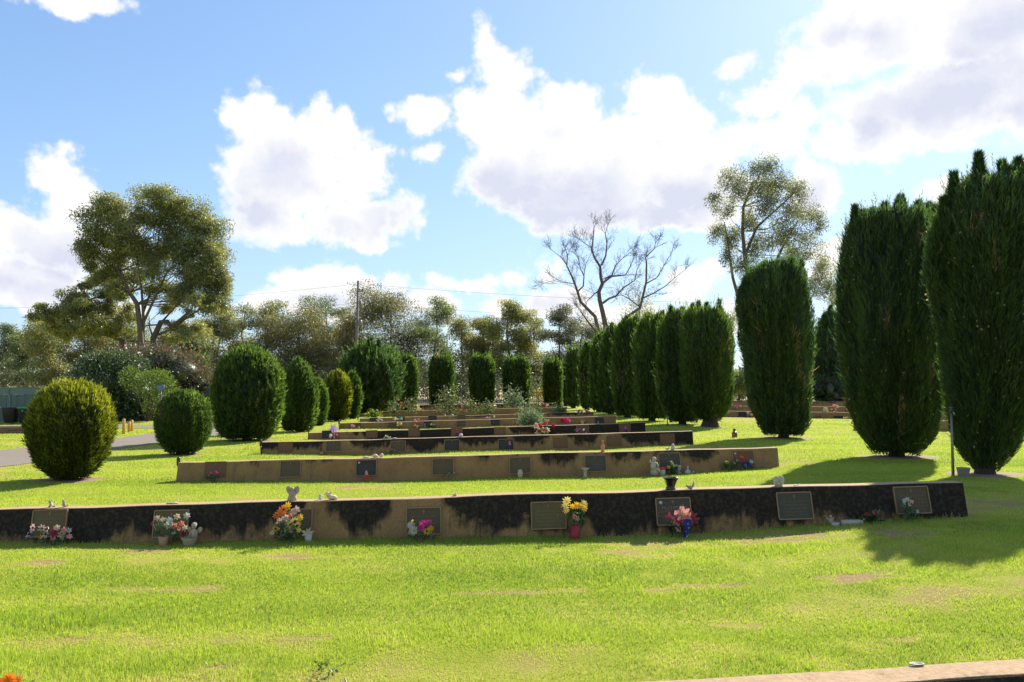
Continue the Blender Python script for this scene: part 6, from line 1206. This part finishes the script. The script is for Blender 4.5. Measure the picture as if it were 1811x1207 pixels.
binm = paint('dark_bin_plastic', (.018, .019, .02), .5, .15, 10); lidg = paint('green_bin_lid', (.02, .26, .08), .5, .1, 10)
for k, (px, lid, lab) in enumerate([(-12, binm, 'dark wheelie bin cut by the left edge of the photo'), (22, binm, 'dark wheelie bin with dark lid left of the green lidded one'), (49, lidg, 'dark wheelie bin with a bright green lid'), (-45, binm, 'dark wheelie bin farthest left by the fence')]):
    b = onground(px, 37.6); h = P(px, 720.5, 37.6).z - b.z; w = .5
    fig(lab, 'bin', 'wheelie_bin', b, [('body', lambda m, h=h: m.lathe([(.25, .04), (.28, .1), (.36, h - .1), (.37, h - .06)], 4, (0, 0, 0), binm)), ('lid', lambda m, h=h, lid=lid: (m.lathe([(.38, h - .06), (.385, h - .02), (.33, h + .01)], 4, (0, 0, 0), lid))), ('handle', lambda m, h=h: m.tube([(.3, .17, h - .06), (.27, .3, h - .04), (.17, .3, h - .04)], .015, 6, binm)),
        ('wheel', lambda m: m.lathe([(.09, -.03), (.1, 0), (.09, .03)], 14, (.25, .1, .1), dkb)), ('wheel', lambda m: m.lathe([(.09, -.03), (.1, 0), (.09, .03)], 14, (.1, .25, .1), dkb))] + ([('sticker', lambda m, h=h: m.box((-.2, -.2, h * .78), (.012, .12, .05), whm, Matrix.Rotation(R(-45), 3, 'Z')))] if k == 2 else []), 'wheelie bins by the fence', rz=R(45))
def kerb():
    a, c = G(-300, 772), G(78, 766); root = thing('brick_kerb_wall', 'low brown brick wall in front of the wheelie bins', 'wall', (c.x, c.y, c.z)); h = P(40, 753.5, c.y).z - c.z
    m, t = newmat('brown_brick')[0], None
    nt = m.node_tree; N, L = nt.nodes, nt.links; o = N.new('ShaderNodeOutputMaterial'); bs = N.new('ShaderNodeBsdfPrincipled'); br = N.new('ShaderNodeTexBrick'); tc = N.new('ShaderNodeTexCoord'); mp = N.new('ShaderNodeMapping'); mp.inputs['Rotation'].default_value = (R(90), 0, 0)
    br.inputs['Scale'].default_value = 3; br.inputs['Color1'].default_value = (.14, .07, .04, 1); br.inputs['Color2'].default_value = (.22, .12, .065, 1); br.inputs['Mortar'].default_value = (.25, .2, .15, 1); bs.inputs['Roughness'].default_value = .9
    L.new(tc.outputs['Object'], mp.inputs[0]); L.new(mp.outputs[0], br.inputs[0]); L.new(br.outputs[0], bs.inputs[0]); L.new(bs.outputs[0], o.inputs[0])
    d = a - c; ang = math.atan2(-d.y, -d.x); ln = math.hypot(d.x, d.y); B = Matrix.Rotation(ang, 3, 'Z')
    mb = MB(); mb.box(B @ Vector((-ln / 2, 0, h / 2 - .1)), (ln, .24, h + .14), m, B); mb.build('brickwork', root, smooth=False)
    mb = MB(); mb.box(B @ Vector((-ln / 2, 0, h - .01)), (ln + .02, .3, .06), paint('pale_coping', (.36, .25, .17), .9, .2, 10), B); mb.build('coping', root, smooth=False)
kerb()
yel = paint('yellow_bollard_paint', (.62, .31, .03), .6, .15, 20)
for px, y0, y1, lab in [(197, 740, 754, 'yellow bollard half hidden by the golden bush'), (218.5, 741, 768, 'yellow bollard standing clear right of the golden bush'), (228, 746, 764, 'shorter yellow bollard, left one of a close pair'), (232.8, 743, 763, 'taller yellow bollard, right one of a close pair')]:
    b = G(px, y1); hh = P(px, y0, b.y).z - b.z
    fig(lab, 'bollard', 'yellow_bollard', b, [('post', lambda m, hh=hh: m.lathe([(.05, -.1), (.05, hh - .02), (.035, hh)], 12, (0, 0, 0), yel)), ('band', lambda m, hh=hh: m.lathe([(.052, hh * .72), (.052, hh * .8)], 12, (0, 0, 0), whm))], 'yellow bollards by the road')
b = onground(285, 37); h = P(285, 680, 37).z - b.z
fig('small blue sign on a dark post in front of the feathery shrub', 'sign', 'blue_sign', b, [('board', lambda m: (m.box((0, 0, h - .15), (.32, .03, .26), paint('blue_sign_paint', (.10, .17, .28), .5, .1, 10)))), ('post', lambda m: m.tube([(0, .03, -.1), (0, .03, h - .03)], .022, 8, dkb))])
# ---- far picket fence
blackp = paint('black_fence_paint', (.016, .016, .018), .5, .1, 20)
def picket():
    Y = 60.0; x0, x1 = (560 - CX) / F * Y, (1500 - CX) / F * Y; zb = zgf(0, Y); ht = P(760, 697, Y).z - zb; root = thing('picket_fence', 'black metal picket fence along the far end of the cemetery', 'fence', (0, Y, zb)); x = x0
    while x < x1:
        m = MB(); m.box((x + 1.2, 0, ht - .1), (2.36, .03, .035), blackp); m.box((x + 1.2, 0, .14), (2.36, .03, .035), blackp)
        for k in range(1, 18): m.box((x + k * 2.4 / 18, -.001, ht / 2 + .04), (.022, .022, ht - .04), blackp)
        m.build('picket_panel', root, smooth=False); m = MB(); m.box((x, 0, ht / 2), (.07, .07, ht + .16), blackp); m.build('post', root, smooth=False); x += 2.4
picket()
# ---- power pole and lines
grp = paint('grey_pole_wood', (.20, .175, .15), .9, .25, 8)
Y = 66.0; b = onground(629, Y); tp = P(633.5, 497, Y) - b
pole = thing('power_pole', 'tall grey wooden power pole behind the big loose conifer', 'pole', b)
m = MB(); m.tube([(0, 0, -.3), tuple(tp)], [.13, .095], 10, grp); m.build('pole', pole)
m = MB(); m.box(tp + Vector((.2, -.12, -.85)), (.42, .08, .1), grp); m.build('crossarm', pole, smooth=False)
for dx in (.14, .36): m = MB(); m.lathe([(.03, 0), (.05, .04), (.035, .08), (.05, .12), (.03, .16)], 9, tp + Vector((dx, -.14, -.79)), dkb); m.build('insulator', pole)
m = MB(); m.box(tp + Vector((.22, -.1, -1.9)), (.22, .22, .5), galv); m.tube([tp + Vector((.18, -.1, -1.6)), tp + Vector((.3, -.15, -1.2)), tp + Vector((.4, -.14, -.8))], .018, 5, dkb); m.build('fuse_box', pole)
m = MB(); m.lathe([(.16, 0), (.17, .1), (.17, .4), (.1, .46)], 10, tp + Vector((.2, -.1, -3.6)), galv); m.build('transformer', pole)
wire = paint('wire_grey', (.2, .2, .22), .5)
for hz, lab, dl, dr_ in [(-.25, 'upper power line crossing the sky from the pole', -2.2, -.9), (-1.75, 'lower power line crossing the sky from the pole', -2.6, -1.1), (-2.5, 'third faint power line below the other two', -3.0, -1.3)]:
    root = None; m = MB(); pts = []
    for s, L_, dz in ((-1, 46, dl), (1, 58, dr_)):
        q = [Vector((s * L_ * t, 4 * t * s, dz * t - 4 * .9 * t * (1 - t))) for t in [k / 12 for k in range(13)]]
        pts = list(reversed(q)) + pts[0:] if s < 0 else pts + q[1:]
    m.tube([p for p in pts], .008, 4, wire); o = m.build('power_line', None); o.location = b + tp + Vector((0, 0, hz)); tag(o, lab, 'power line', 'power lines from the pole')
